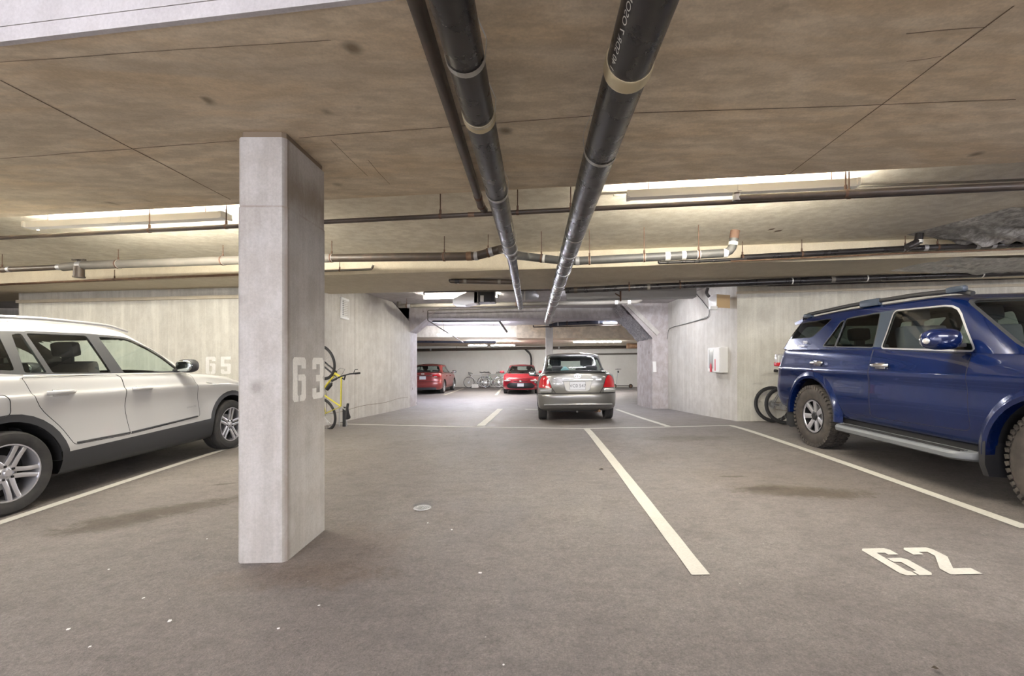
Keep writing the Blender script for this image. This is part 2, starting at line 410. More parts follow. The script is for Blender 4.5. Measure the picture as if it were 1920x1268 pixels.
# ------------------------------------------------------------------ floor
bm.free(); bm = bmesh.new()
nx, ny = 100, 150; X0, X1, Y0_, Y1_ = -17, 13, -8, 30.5
vs = [[bm.verts.new((lerp(X0, X1, i / nx), lerp(Y0_, Y1_, j / ny), F(lerp(X0, X1, i / nx), lerp(Y0_, Y1_, j / ny)))) for i in range(nx + 1)] for j in range(ny + 1)]
for j in range(ny):
    for i in range(nx): bm.faces.new((vs[j][i], vs[j][i+1], vs[j+1][i+1], vs[j+1][i]))
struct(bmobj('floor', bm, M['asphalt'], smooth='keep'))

# ------------------------------------------------------------------ ceiling
def band(bm, xa, xb, ya, yb, z0, z1, sk=True):
    f = (lambda Y, X: YL(Y, X)) if sk else (lambda Y, X: Y)
    prism(bm, [(xa, f(ya, xa)), (xb, f(ya, xb)), (xb, f(yb, xb)), (xa, f(yb, xa))], z0, z1)
XL, XR = -17, 13
bm = bmesh.new(); band(bm, XL, XR, 1.74, 3.78, ZS, 3.4); struct(bmobj('ceiling', bm, M['ceil']))
bm = bmesh.new(); band(bm, XL, XR, 3.6, 7.1, ZR, 3.4); struct(bmobj('ceiling', bm, M['ceil_hi']))
bm = bmesh.new(); band(bm, XL, XR, -10.5, 1.9, ZR + .2, 3.5); struct(bmobj('ceiling', bm, M['ceil_hi']))
bm = bmesh.new(); band(bm, XL, XR, 7.0, 8.9, ZS, 3.4); struct(bmobj('trim_1', bm, M['beam_face']))
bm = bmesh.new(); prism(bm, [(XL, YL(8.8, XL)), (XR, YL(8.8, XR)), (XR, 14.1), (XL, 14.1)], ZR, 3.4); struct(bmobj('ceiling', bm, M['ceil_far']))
bm = bmesh.new(); band(bm, -6, 6, 14, 14.8, 2.65, 3.4, False); struct(bmobj('trim_2', bm, M['ceil_far']))
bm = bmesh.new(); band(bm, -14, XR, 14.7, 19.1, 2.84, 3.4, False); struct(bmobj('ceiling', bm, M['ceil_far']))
bm = bmesh.new(); band(bm, -.75, 6.5, 18.6, 20.2, 2.30, 3.0, False); struct(bmobj('trim_3', bm, M['ceil']))
bm = bmesh.new(); band(bm, -14, XR, 19.0, 30, 2.36, 3.0, False); struct(bmobj('ceiling', bm, M['ceil_hi']))
# downstand at the camera side of the slab, with its groove
bm = bmesh.new(); band(bm, XL, XR, 1.715, 1.741, ZS - .001, 2.775); struct(bmobj('trim_4', bm, M['trimc']))
bm = bmesh.new(); band(bm, XL, XR, 1.722, 1.76, 2.785, 3.5); struct(bmobj('trim_4', bm, M['trimc']))
bm = bmesh.new(); band(bm, XL, XR, 1.732, 1.75, 2.77, 2.79); struct(bmobj('trim_4', bm, M['joint']))
# soffit joints (board marks) as shallow dark lines
bm = bmesh.new()
def joint(a, b, wd=.006):
    d = (b - a).normalized(); n = Vector((-d.y, d.x, 0)) * wd / 2; z = ZS - .0015
    pts = [a]; k = max(2, int((b - a).length / .3))
    pts = [a.lerp(b, i / k) + n.normalized() * random.uniform(-.004, .004) for i in range(k + 1)]
    L = [bm.verts.new((q.x + n.x, q.y + n.y, z)) for q in pts]; Rr = [bm.verts.new((q.x - n.x, q.y - n.y, z)) for q in pts]
    for i in range(k): bm.faces.new((L[i], L[i+1], Rr[i+1], Rr[i]))
def CZ(u, v, z=ZS):
    Y = (z - CAMZ) * FPX / (VPY - v); return P(u, v, Y)
joint(CZ(0, 150), CZ(432, 374), .010); joint(CZ(1900, 10), CZ(1476, 328), .007)
joint(CZ(0, 116), CZ(620, 74), .003)
for seg in [((0, 297), (445, 264)), ((560, 258), (905, 233)), ((905, 233), (1180, 212)), ((1180, 212), (1430, 204)), ((1430, 204), (1905, 186))]:
    joint(CZ(*seg[0]), CZ(*seg[1]), random.uniform(.004, .008))
for seg in [((620, 262), (690, 330)), ((690, 300), (730, 345)), ((1850, 50), (1700, 62)), ((1765, 105), (1700, 115))]:
    joint(CZ(*seg[0]), CZ(*seg[1]), .004)
struct(bmobj('trim_5', bm, M['joint']))

# ------------------------------------------------------------------ walls
bm = bmesh.new(); prism(bm, [(-17, YL(7.9, -10.6)), (-10.7, YL(7.9, -10.7)), (-4.4, YL(7.9, -4.4)), (-4.4, 10.0), (-10.7, 10.6)][1:], -.4, ZS + .02); struct(bmobj('wall_left', bm, M['wall']))
# side wall of the passage, left
bm = bmesh.new()
def quadwall(bm, pts2, thick, ztop):
    """pts2: plan polyline; ztop: list of heights."""
    n = len(pts2); A = []; B = []
    for (x, y), zt in zip(pts2, ztop):
        A.append((bm.verts.new((x, y, -.5)), bm.verts.new((x, y, zt))))
        B.append((bm.verts.new((x + thick, y, -.5)), bm.verts.new((x + thick, y, zt))))
    for i in range(n - 1):
        bm.faces.new((A[i][0], A[i+1][0], A[i+1][1], A[i][1])); bm.faces.new((B[i+1][0], B[i][0], B[i][1], B[i+1][1]))
        bm.faces.new((A[i][1], A[i+1][1], B[i+1][1], B[i][1]))
    bm.faces.new((A[0][0], A[0][1], B[0][1], B[0][0])); bm.faces.new((A[-1][1], A[-1][0], B[-1][0], B[-1][1]))
quadwall(bm, [(-4.4, 8.3), (-4.22, 10.6), (-3.96, 12.6), (-3.85, 14.0)], -.5, [2.97, 2.97, 2.97, 2.52])
struct(bmobj('wall_left', bm, M['side']))
bm = bmesh.new(); prism(bm, [(-6.5, 14.0), (-3.85, 14.0), (-3.85, 14.8), (-6.5, 14.8)], -.5, 3.0)
extr(bm, [(-3.87, 13.95, 2.98), (-2.9, 13.95, 2.98), (-3.87, 13.95, 2.2)], (0, .8, 0))
struct(bmobj('wall_left', bm, M['haunch']))
bm = bmesh.new(); prism(bm, [(-14, 14.6), (-4.35, 14.6), (-4.35, 14.8), (-14, 14.8)], -.5, 3.0); struct(bmobj('wall_left', bm, M['wall']))
# right: corner behind the blue car
wr = [P(1382, 700, 8.8)]
bm = bmesh.new(); xr = wr[0].x
prism(bm, [(xr, 8.8), (8.4, 7.95), (13, 7.3), (13, 9.5), (xr + .3, 9.5)], -.4, ZS + .02); struct(bmobj('wall_right', bm, M['wall']))
bm = bmesh.new(); quadwall(bm, [(xr, 8.8), (P(1250, 700, 13.0).x, 13.0)], .6, [2.97, 2.97]); struct(bmobj('wall_right', bm, M['side']))
bm = bmesh.new()
xa, xb, xt = P(1223, 0, 12.9).x, P(1256, 0, 12.9).x, P(1163, 0, 12.9).x
extr(bm, [(xa, 12.9, -.4), (xb + .5, 12.9, -.4), (xb + .5, 12.9, 2.98), (xt, 12.9, 2.98), (xa, 12.9, 1.98)], (0, 1.9, 0))
struct(bmobj('wall_right', bm, M['haunch']))
bm = bmesh.new()    # moulding along the haunch slope and its rough soffit
d = Vector((xa - xt, 0, 1.98 - 2.98)).normalized(); nrm = Vector((-d.z, 0, d.x))
if nrm.z < 0: nrm = -nrm
a = Vector((xt, 12.84, 2.93)); b = Vector((xa + .04, 12.84, 1.99))
extr(bm, [a + nrm * .10, b + nrm * .10, b + nrm * .22, a + nrm * .22], (0, .08, 0))
struct(bmobj('trim_6', bm, M['side']))
bm = bmesh.new()
n1, n2 = 26, 14; rows = []
for i in range(n1 + 1):
    row = []
    for j in range(n2 + 1):
        q = Vector((xt - .02, 12.88, 2.96)).lerp(Vector((xa + .02, 12.88, 1.98)), i / n1) + Vector((0, 1.85 * j / n2, 0))
        q -= nrm * (.03 + .05 * noise.noise(q * 6)); row.append(bm.verts.new(q))
    rows.append(row)
for i in range(n1):
    for j in range(n2): bm.faces.new((rows[i][j], rows[i][j+1], rows[i+1][j+1], rows[i+1][j]))
struct(bmobj('trim_6', bm, concrete('flaking_soffit', (.50, .50, .52), .3, (.14, .13, .14), .7, grain=(4, 4, 4)), smooth=True))
# far wall and enclosure
def wallbox(name, x0, x1, y0, y1, z0, z1, m):
    bm = bmesh.new(); prism(bm, [(x0, y0), (x1, y0), (x1, y1), (x0, y1)], z0, z1); return struct(bmobj(name, bm, m))
wallbox('wall_back', -14, 13, 29.0, 29.3, -.6, 3.0, M['wall_far'])
wallbox('wall_left', -14.2, -14, 14.7, 29.2, -.6, 3.0, M['wall_far'])
wallbox('wall_right', 12.8, 13, 9, 29.2, -.6, 3.0, M['wall_far'])
wallbox('wall_right', 12.9, 13.1, -8, 9.5, -.6, 3.5, M['wall'])
wallbox('wall_left', -17.1, -16.9, -8, 14.8, -.6, 3.5, M['wall'])
wallbox('wall_front', -17, -9, -8.1, -7.9, -.6, 3.5, M['wall']); wallbox('wall_front', 8, 13, -8.1, -7.9, -.6, 3.5, M['wall'])  # unseen gap left in the middle so world light fills the garage
wallbox('wall_left', -17, -10.6, 14.2, 14.4, -.6, 3.2, M['wall'])
wallbox('wall_right', 5.9, 6.1, 13.8, 14.9, -.6, 3.2, M['side'])
wallbox('wall_right', 4.2, 13, 14.75, 14.85, -.6, 3.2, M['side'])
# ledge lines along both walls
bm = bmesh.new(); band(bm, -10.7, -4.35, 7.84, 7.95, 2.50, 2.56); struct(bmobj('trim_7', bm, M['beam_face']))
bm = bmesh.new(); prism(bm, [(xr - .02, 8.76), (8.4, 7.91), (13, 7.26), (13, 7.4), (8.4, 8.0), (xr, 8.85)], 2.60, 2.645); struct(bmobj('trim_8', bm, M['beam_face']))
# dark lumpy fireproofing on the ceiling by the right hand side
def lumpy(name, corners, n1, n2, drop, z):
    bm = bmesh.new(); A, B, C, D = [Vector(c) for c in corners]; rows = []
    for i in range(n1 + 1):
        row = []
        for j in range(n2 + 1):
            s, t = i / n1, j / n2
            q = (A.lerp(B, s)).lerp(D.lerp(C, s), t)
            e = min(1, t * 5) * (1 - .25 * t)
            zz = z + .01 - drop * e * (.75 + .5 * noise.noise(Vector((q.x, q.y, 0)) * 2.2) + .55 * noise.noise(Vector((q.x, q.y, 3)) * 7) * min(1, t*6))
            row.append(bm.verts.new((q.x, q.y, min(z + .01, zz) if t < .02 else zz)))
        rows.append(row)
    for i in range(n1):
        for j in range(n2): bm.faces.new((rows[i][j], rows[i+1][j], rows[i+1][j+1], rows[i][j+1]))
    return struct(bmobj(name, bm, M['foam'], smooth=True))
lumpy('trim_9', [CZ(1690, 441, ZR), CZ(1888, 389, ZR), (9.5, 3.9, ZR), (9.5, 5.6, ZR)], 34, 60, .22, ZR)
lumpy('trim_9', [CZ(1640, 508, ZS), CZ(1752, 483, ZS), (10, 5.75, ZS), (10, 7.4, ZS)], 26, 60, .05, ZS)

bm = bmesh.new()     # pour joint low on the left pier wall
pts = [Vector((lerp(-4.22, -3.96, (y - 10.6) / 2) if y < 12.6 else lerp(-3.96, -3.85, (y - 12.6) / 1.4), y, .20 + .03 * (y - 9) / 4 + .015 * math.sin(y * 3))) for y in [9.4 + .2 * k for k in range(23)]]
for q in pts: q.x = (-4.4 + .18 * (q.y - 8.3) / 2.3 if q.y < 10.6 else q.x) + .003
tube(bm, pts, .004, 5); struct(bmobj('trim_10', bm, M['joint']))
bm = bmesh.new()
for y in (10.62,): 
    x = (-4.4 + .18 * (y - 8.3) / 2.3) if y < 10.6 else lerp(-4.22, -3.96, (y - 10.6) / 2)
    tube(bm, [(x + .001, y, F(x, y)), (x + .001, y, 2.9)], .002, 5)
struct(bmobj('trim_10', bm, M['joint']))
# ------------------------------------------------------------------ painted digits
DIG = {
 '6': [[(0,.07),(.07,0),(.27,0),(.27,.12),(.22,.16),(.22,.82),(.40,.82),(.40,.74),(.62,.74),(.62,.93),(.55,1),(.07,1),(0,.93)],
       [(.31,0),(.55,0),(.62,.07),(.62,.54),(.55,.61),(.25,.61),(.25,.47),(.40,.46),(.40,.15),(.31,.13)]],
 '3': [[(0,.07),(.07,0),(.55,0),(.62,.07),(.62,.44),(.56,.5),(.62,.56),(.62,.93),(.55,1),(.07,1),(0,.93),(0,.72),(.22,.72),(.22,.84),(.40,.84),(.40,.58),(.2,.58),(.2,.42),(.40,.42),(.40,.15),(.22,.15),(.22,.26),(0,.26)]],
 '5': [[(0,.07),(.07,0),(.55,0),(.62,.07),(.62,.55),(.55,.6),(.22,.6),(.22,.83),(.62,.83),(.62,1),(0,1),(0,.43),(.4,.43),(.4,.16),(.22,.16),(.22,.26),(0,.26)]],
 '2': [[(0,.72),(0,.93),(.07,1),(.55,1),(.62,.93),(.62,.62),(.27,.2),(.62,.2),(.62,0),(0,0),(0,.2),(.40,.66),(.40,.82),(.22,.82),(.22,.72)]],
 '1': [[(.2,0),(.42,0),(.42,1),(.2,1)]]}
def digits(name, s, f, mat, parent=None, gap=.32, n=None):
    """f(a,b): position for a along the writing (digit heights) and b up, 0..1."""
    bm = bmesh.new()
    for k, ch in enumerate(s):
        for poly in DIG[ch]:
            bm.faces.new([bm.verts.new(f(k * (.62 + gap) + a, b_)) for a, b_ in poly])
    bm.normal_update(); bmesh.ops.triangulate(bm, faces=bm.faces[:])
    return bmobj(name, bm, mat, parent, smooth='keep')

# ------------------------------------------------------------------ columns
def chamfered(x0, x1, y0, y1, c):
    return [(x0 + c, y0), (x1 - c, y0), (x1, y0 + c), (x1, y1 - c), (x1 - c, y1), (x0 + c, y1), (x0, y1 - c), (x0, y0 + c)]
c0 = G(443, 1057); c1 = G(530, 1057); c2 = G(614, 992)
cx0, cx1, cy0, cy1 = c0.x, (c1.x + c2.x) / 2, c0.y, c2.y
t = empty('concrete_column', ((cx0 + cx1) / 2, (cy0 + cy1) / 2, F((cx0 + cx1) / 2, cy0)))
tag(t, 'near square concrete column with a stencilled number sixty-three and a chipped corner', 'column')
off = -t.location
bm = bmesh.new(); prism(bm, chamfered(cx0, cx1, cy0, cy1, .022), -.05, 2.235)
bmesh.ops.translate(bm, vec=off, verts=bm.verts); bmobj('shaft', bm, M['column'], t)
bm = bmesh.new(); prism(bm, chamfered(cx0 + .003, cx1 - .003, cy0 + .003, cy1 - .003, .022), 2.235, 2.668)
bmesh.ops.translate(bm, vec=off, verts=bm.verts); bmobj('upper_shaft', bm, M['column'], t)
bm = bmesh.new(); prism(bm, chamfered(cx0 + .012, cx1 - .016, cy0 + .02, cy1 - .01, .02), 2.66, ZS + .01)
bmesh.ops.translate(bm, vec=off, verts=bm.verts); bmobj('collar', bm, pm('dark_stained_collar', (.22, .17, .12), .85), t)
zn = 1.0

ya = -cx1 * FPX / (VPX - 548); yb = -cx1 * FPX / (VPX - 606); hh = .292
o = digits('painted_number', '63', lambda a, b_: Vector((cx1 + .0025, ya + a * (yb - ya) / 1.56, 1.0 + hh * b_)) + off, M['number_paint'], t)
def stain_column():
    m = M['column']; nt = m.node_tree; T = NT(nt); b = nt.nodes['Principled BSDF']; p = T.pos(); X = T.xyz(p)
    old = b.inputs['Base Color'].links[0].from_socket
    n = T.noise(T.scale(p, (3, 3, 1.2)), 2.2, 5, .65, .5)
    def near(sock, c, w_):
        mr = T.n('ShaderNodeMapRange'); mr.interpolation_type = 'SMOOTHSTEP'; mr.inputs[1].default_value = w_; mr.inputs[2].default_value = 0
        T.l(T.math('ABSOLUTE', T.math('SUBTRACT', sock, c)), mr.inputs[0]); return mr.outputs[0]
    side = near(X[0], cx1, .03)
    zz = T.math('ADD', X[2], T.math('ADD', T.math('MULTIPLY', n, .35), T.math('MULTIPLY', X[1], -.10)))
    f = T.math('MULTIPLY', T.math('MULTIPLY', near(zz, 2.24, .20), side), .62)
    c = T.mix(f, old, (.20, .155, .11))
    edge = T.math('MULTIPLY', T.math('MULTIPLY', side, near(X[1], cy0 + .012, .06)), T.math('MULTIPLY', T.ramp(n, [(.30, .45), (.55, 1)]), .85))
    c = T.mix(edge, c, (.22, .18, .15))
    rim = T.math('MULTIPLY', T.math('MULTIPLY', near(X[2], 2.235, .012), T.ramp(n, [(.35, 0), (.6, 1)])), .6)
    c = T.mix(rim, c, (.25, .2, .16))
    T.l(c, b.inputs['Base Color'])
stain_column()
# far column
q = P(1030, 700, 17.2)
bm = bmesh.new(); prism(bm, chamfered(q.x - .14, q.x + .14, 17.2, 17.5, .02), -.4, 2.85)
tag(bmobj('concrete_column', bm, M['side']), 'slim pale column rising behind the roof of the silver car', 'column')

# ------------------------------------------------------------------ floor markings
def strip(name, pts, wd, label, group='white parking lines', z=.004):
    """pts: list of floor points; wd: width."""
    bm = bmesh.new(); dense = []
    for a, b in zip(pts, pts[1:]):
        n = max(1, int((b - a).length / .25))
        dense += [a.lerp(b, i / n) for i in range(n)]
    dense.append(pts[-1]); L = []; Rr = []
    for i, p in enumerate(dense):
        a = dense[max(0, i - 1)]; b = dense[min(len(dense) - 1, i + 1)]; d = (b - a); d.z = 0; d.normalize(); n = Vector((-d.y, d.x, 0)) * (wd / 2 * random.uniform(.96, 1.04))
        for lst, q in ((L, p + n), (Rr, p - n)): lst.append(bm.verts.new((q.x, q.y, F(q.x, q.y) + z)))
    for i in range(len(dense) - 1): bm.faces.new((L[i], L[i+1], Rr[i+1], Rr[i]))
    return tag(bmobj(name, bm, M['paint_line'], smooth='keep'), label, 'parking line', group)
for f_ in (1,):
    strip('parking_line', [G(1100, 805), G(1314, 1079)], .105, 'broad white bay line running from the cross line toward the painted 62')
    strip('parking_line', [G(1370, 798.5), G(1640, 889), G(1926, 991)], .10, 'long white bay line beside the blue car')
    a = G(443, 836); b = G(0, 981)
    strip('parking_line', [a + (a - b) * .25, a, b, b + (b - a) * .25], .10, 'white bay line beside the white car')
    strip('parking_line', [G(628, 795), G(860, 800.5), G(1095, 804), G(1235, 801.5), G(1372, 798)], .095, 'thin white line crossing the ends of the bays', z=.003)
    strip('parking_line', [G(901, 799), G(938, 767)], .16, 'short white bay line left of the silver car')
    strip('parking_line', [G(1253, 800), G(1156, 768)], .10, 'white bay line right of the silver car')
    strip('parking_line', [G(985, 768), G(1024, 768.5)], .14, 'stub of white line ending at the left wheel of the silver car')
    strip('parking_line', [G(833, 741), G(869, 728.5)], .13, 'far white bay line beside the dark red car')
    strip('parking_line', [G(930, 741), G(941, 728)], .13, 'far white bay line between the bicycles and the bright red car')
g6 = lambda a, b_: (lambda x, y: Vector((x, y, F(x, y) + .004)))(2.045 + a * .285 , 2.515 + b_ * .345)
o = digits('painted_number', '62', g6, M['paint_line'], gap=.30); tag(o, 'white number 62 stencilled on the asphalt', 'floor number')
Yw = lambda u: 7.9 / (1 + SK * (u - VPX) / FPX)
pa, pb = P(386, 684, Yw(386)), P(433, 684, Yw(433))
o = digits('painted_number', '65', lambda a, b_: pa.lerp(pb, a / 1.56) + Vector((0, -.004, 0)) + Vector((0, 0, -.18 + .335 * b_)), M['number_paint'], gap=.32)
tag(o, 'white number 65 stencilled on the wall above the white car bonnet', 'wall number')
pa = P(903, 690, 28.98)
o = digits('painted_number', '11', lambda a, b_: pa + Vector((a * .42 - .12, -.004, -.2 + .42 * b_)), M['number_paint'], gap=.3)
tag(o, 'pale painted number on the far wall above the bicycles', 'wall number')
# ------------------------------------------------------------------ pipes
def along(pts, t):           # point and direction at fraction t of a polyline
    pts = [Vector(p) for p in pts]; Ls = [(b - a).length for a, b in zip(pts, pts[1:])]; d = t * sum(Ls)
    for a, b, l in zip(pts, pts[1:], Ls):
        if d <= l: return a.lerp(b, d / l), (b - a).normalized()
        d -= l
    return pts[-1], (pts[-1] - pts[-2]).normalized()
def band_ring(q, d, r, wd, ribs=0):
    bm = bmesh.new(); z = Vector((0, 0, 1)); rot = d.to_track_quat('Y', 'Z').to_matrix().to_4x4(); Mx = Matrix.Translation(q) @ rot
    if ribs:
        prof = [(r, -wd/2)]
        for k in range(ribs * 2 + 1): prof.append((r * (1.07 if k % 2 else 1.035), -wd/2 + wd * k / (ribs * 2)))
        prof.append((r, wd/2))
    else: prof = [(r * .99, -wd/2), (r * 1.06, -wd/2), (r * 1.06, wd/2), (r * .99, wd/2)]
    lathe(bm, prof, 'y', 28, M=Mx, closed=True); return bm
def pipe(label, pts, r, mat, bands=(), hangers=(), rnd=.08, name='pipe', cat='pipe', group='pipes under the ceiling', bandmat='dullsteel', loops=(), zc=None):
    p0 = Vector(pts[0]); t = empty(name, p0); tag(t, label, cat, group)
    rel = [Vector(p) - p0 for p in pts]
    bm = bmesh.new(); tube(bm, rounded(rel, rnd) if len(rel) > 2 else rel, r, 22 if r > .04 else 12); bmobj('pipe_run', bm, M[mat], t, smooth=True)
    for b in bands:
        f, wd, ribs, bmn = (b + (0, None, None))[:4] if len(b) < 4 else b
        q, d = along(rel, f); o = bmobj('coupling', band_ring(q, d, r, wd, ribs or 0), M[bmn or bandmat], t, smooth=True)
    for h in hangers:
        f, top = h[0], h[1]; q, d = along(rel, f)
        bm = bmesh.new(); lathe(bm, [(r * 1.02, -.012), (r * 1.12, -.012), (r * 1.12, .012), (r * 1.02, .012)], 'y', 20, closed=True, M=Matrix.Translation(q) @ d.to_track_quat('Y', 'Z').to_matrix().to_4x4())
        tube(bm, [q + Vector((0, 0, r)), Vector((q.x, q.y, top - p0.z))], .0055 if r < .08 else .007, 6)
        tube(bm, [q + Vector((0, 0, r)), q + Vector((0, 0, r + .04))], .011, 6)
        bmobj('hanger_rod', bm, M['rust'], t)
    for f, top in loops:      # wide clevis strap hanging from the soffit
        q, d = along(rel, f); bm = bmesh.new(); sx = d.cross(Vector((0, 0, 1))).normalized(); prof = []
        for k in range(17):
            a = math.pi * (1 + k / 16); prof.append((math.cos(a) * (r + .004), math.sin(a) * (r + .004)))
        prof = [(-r * .35, top - p0.z - q.z)] + [(-r * 1.12, r * .9)] + prof + [(r * 1.12, r * .9), (r * .35, top - p0.z - q.z)]
        w2 = d * .016
        A = [bm.verts.new(q + sx * a + Vector((0, 0, b)) - w2) for a, b in prof]; B = [bm.verts.new(q + sx * a + Vector((0, 0, b)) + w2) for a, b in prof]
        for i in range(len(A) - 1): bm.faces.new((A[i], A[i+1], B[i+1], B[i]))
        bmesh.ops.solidify(bm, geom=bm.faces[:], thickness=.003)
        bmobj('hanger_strap', bm, M['zinc'], t)
    return t
def fr(pts, v):               # fraction of a straight pipe where it is seen at picture height v
    a, b = Vector(pts[0]), Vector(pts[-1])
    lo, hi = 0.0, 1.0
    for _ in range(40):
        m = (lo + hi) / 2; q = a.lerp(b, m)
        vv = VPY - (q.z - CAMZ) / max(q.y, .01) * FPX if q.y > 0.05 else -1e9
        if vv < v: lo = m
        else: hi = m
    return lo
# the two big drain pipes running away from the camera
ptsR = [(.42, -1.2, 2.455), P(1230, 0, 1.496), P(1110, 330, 2.90), P(1065, 470, 4.83), P(1028, 600, 12.4)]
ptsR = [Vector((.4, -1.2, 2.455)), Vector(P(1111, 330, 2.91)), Vector(P(1027, 602, 12.6))]
def frp(pts, v):
    Ls = [(b - a).length for a, b in zip(pts, pts[1:])]; best = 0
    for k in range(2001):
        q, _ = along(pts, k / 2000)
        if q.y > .3 and VPY - (q.z - CAMZ) / q.y * FPX <= v: best = k / 2000
    return best
RR = .092
bandsR = [(frp(ptsR, 122), .075, 4, 'brass'), (frp(ptsR, 470), .05, 0), (frp(ptsR, 545), .05, 0), (frp(ptsR, 566), .06, 0)] + [(frp(ptsR, v), .02, 0) for v in (505, 528, 556, 585)]
pR = pipe('thick black drain pipe with white printing, beginning over the middle of the bays', ptsR, RR, 'pipe_black', bandsR, [], group='drain pipes running away from the camera', rnd=.3,
     loops=[(frp(ptsR, v), ZS) for v in (280,)] + [(frp(ptsR, 436), ZR)] + [(frp(ptsR, v), ZR) for v in (486, )] + [(frp(ptsR, 536), ZS)])
def wrapped_text(s, size, pts, f0, f1, ang, r, parent):
    me = textmesh(s, size, 'lettering', extrude=0.0, align='LEFT'); xs = [v.co.x for v in me.vertices]; L = max(xs) - min(xs); x0 = min(xs)
    p0 = Vector(pts[0])
    for v in me.vertices:
        q, d = along(pts, lerp(f0, f1, (v.co.x - x0) / L)); sx = d.cross(Vector((0, 0, 1))).normalized(); a = ang + v.co.y / r
        up = Vector((0, 0, 1)); v.co = q - p0 + (sx * math.cos(a) + up * math.sin(a)) * (r + .0015)
    return link('lettering', me, M['zinc'], parent)
f0, f1 = frp(ptsR, 2), frp(ptsR, 105)
wrapped_text('1 40 SDR 7 OSOME(T', .034, ptsR, f1, f0 - .012, R(212), RR, pR)
ptsL = [Vector((-.30, -1.2, 2.50)), Vector(P(925, 330, 3.03)), Vector(P(958, 474, 5.12))]
pL = pipe('thick black drain pipe nearer the concrete column, with ribbed coupling', ptsL, .078, 'pipe_black',
     [(frp(ptsL, 216), .065, 4, 'brass'), (frp(ptsL, 466), .05, 0), (frp(ptsL, 360), .018, 0)], [], group='drain pipes running away from the camera', rnd=.3,
     loops=[(frp(ptsL, 105), ZS), (frp(ptsL, 212), ZS), (frp(ptsL, 358), ZS), (frp(ptsL, 450), ZR)])
a = ptsL[-1]; b = P(976, 577, 10.3)
ptsL2 = [a, b]
pipe('thinner black drain pipe carrying on beyond the joint under the beam', ptsL2, .058, 'pipe_blue',
     [(.004, .10, 0), (.03, .04, 0), (frp(ptsL2, 527), .04, 0), (frp(ptsL2, 534), .03, 0), (frp(ptsL2, 549), .03, 0), (.99, .10, 0)], [], group='drain pipes running away from the camera')
bm = bmesh.new()
# conduit pair close to the soffit
pipe('rusty brown conduit running along the soffit beside the left drain pipe', [(-.462, -1.2, 2.668), P(779, 0, 1.77), P(902, 386, 4.05), P(908, 394, 4.2)], .034, 'pipe_dark', [(.93, .05, 0, 'rust'), (.97, .03, 0, 'rust')], [], group='drain pipes running away from the camera')
pipe('slim dark conduit tucked against the rusty brown one', [(-.40, -1.2, 2.69), P(893, 350, 3.62)], .012, 'pipe_dark', group='drain pipes running away from the camera')
# sprinkler main across the first recess
Ys = 4.15
def line_pts(uvs, Y0): return [PL(u, v, Y0) for u, v in uvs]
p = line_pts([(-300, 461), (0, 441), (450, 413), (615, 408), (905, 397), (1180, 386), (1920, 351), (2300, 333)], Ys)
ends = [p[0], p[-1]]
for q in p: q.z = lerp(p[0].z, p[-1].z, (q.x - p[0].x) / (p[-1].x - p[0].x))
def fu(pts, u):
    best, bd = 0, 1e9
    for k in range(801):
        q, _ = along(pts, k / 800); uu = VPX + q.x / q.y * FPX
        if abs(uu - u) < bd: best, bd = k / 800, abs(uu - u)
    return best
pipe('black sprinkler pipe crossing the whole bay in front of the strip lights', p, .022, 'pipe_dark', [(fu(p, 885), .06, 0, 'pipe_rust'), (fu(p, 935), .05, 0, 'pipe_rust')],
     [(fu(p, u), ZR) for u in (280, 425, 825, 972, 1070, 1592)], group='sprinkler pipes')
p = line_pts([(1381, 362), (1381, 372), (1920, 349), (2300, 332)], Ys - .12); 
pipe('second dark sprinkler pipe beginning with a stub beside the strip light', p, .030, 'pipe_dark', [(.012, .05, 0)], [(fu(p, 1586), ZR)], rnd=.03, group='sprinkler pipes')
p = line_pts([(170, 419), (415, 404)], 4.45); pipe('thin electrical conduit over the strip light above the white car', p, .011, 'pipe_grey', group='thin conduits')
p = line_pts([(1150, 366), (1600, 350), (1920, 337), (2200, 324)], 4.55); pipe('thin pale conduit running on from the strip light above the blue car', p, .011, 'pipe_grey', group='thin conduits')
# four inch drain crossing the recess
Y2 = 5.95
p = line_pts([(-250, 512), (0, 506), (118, 501)], Y2); pipe('black drain pipe reaching the grey one from the far left', p, .042, 'pipe_dark', [(fu(p, 18), .05, 0), (.985, .07, 0)], [(fu(p, 4), ZR)], group='drain pipes crossing the recess')
p = line_pts([(118, 501), (150, 498), (445, 488), (620, 484)], Y2)
pG = pipe('dusty grey drain pipe with white straps above the white car', p, .062, 'pipe_grey', [(fu(p, 152), .09, 0), (fu(p, 222), .03, 0, 'zinc'), (fu(p, 418), .03, 0, 'zinc')], [(fu(p, 222), ZR), (fu(p, 418), ZR)], group='drain pipes crossing the recess')
bm = bmesh.new(); q = PL(148, 512, Y2 - .02) - p[0]
tube(bm, [q + Vector((0, 0, .10)), q + Vector((0, 0, -.05))], .066, 16); tube(bm, [q + Vector((0, 0, -.05)), q + Vector((0, 0, -.07))], .075, 16)
box(bm, q + Vector((0, 0, .20)), (.20, .03, .02)); box(bm, q + Vector((0, 0, .15)), (.03, .03, .12)); bmobj('cleanout_fitting', bm, M['pipe_dark'], pG, smooth=True)
p = line_pts([(600, 484.5), (622, 484), (872, 481), (895, 480), (940, 467)], Y2) + [Vector(P(958, 470, 5.35))]
pipe('dark drain pipe leaving the column and rising to the left drain pipe', p, .056, 'pipe_dark', [(fu(p, 622), .035, 0, 'zinc'), (fu(p, 833), .035, 0, 'pipe_grey'), (fu(p, 880), .07, 0, 'pipe_rust'), (fu(p, 893), .05, 0), (fu(p, 921), .05, 0)], [(fu(p, u), ZR) for u in (622, 833, 915)], group='drain pipes crossing the recess')
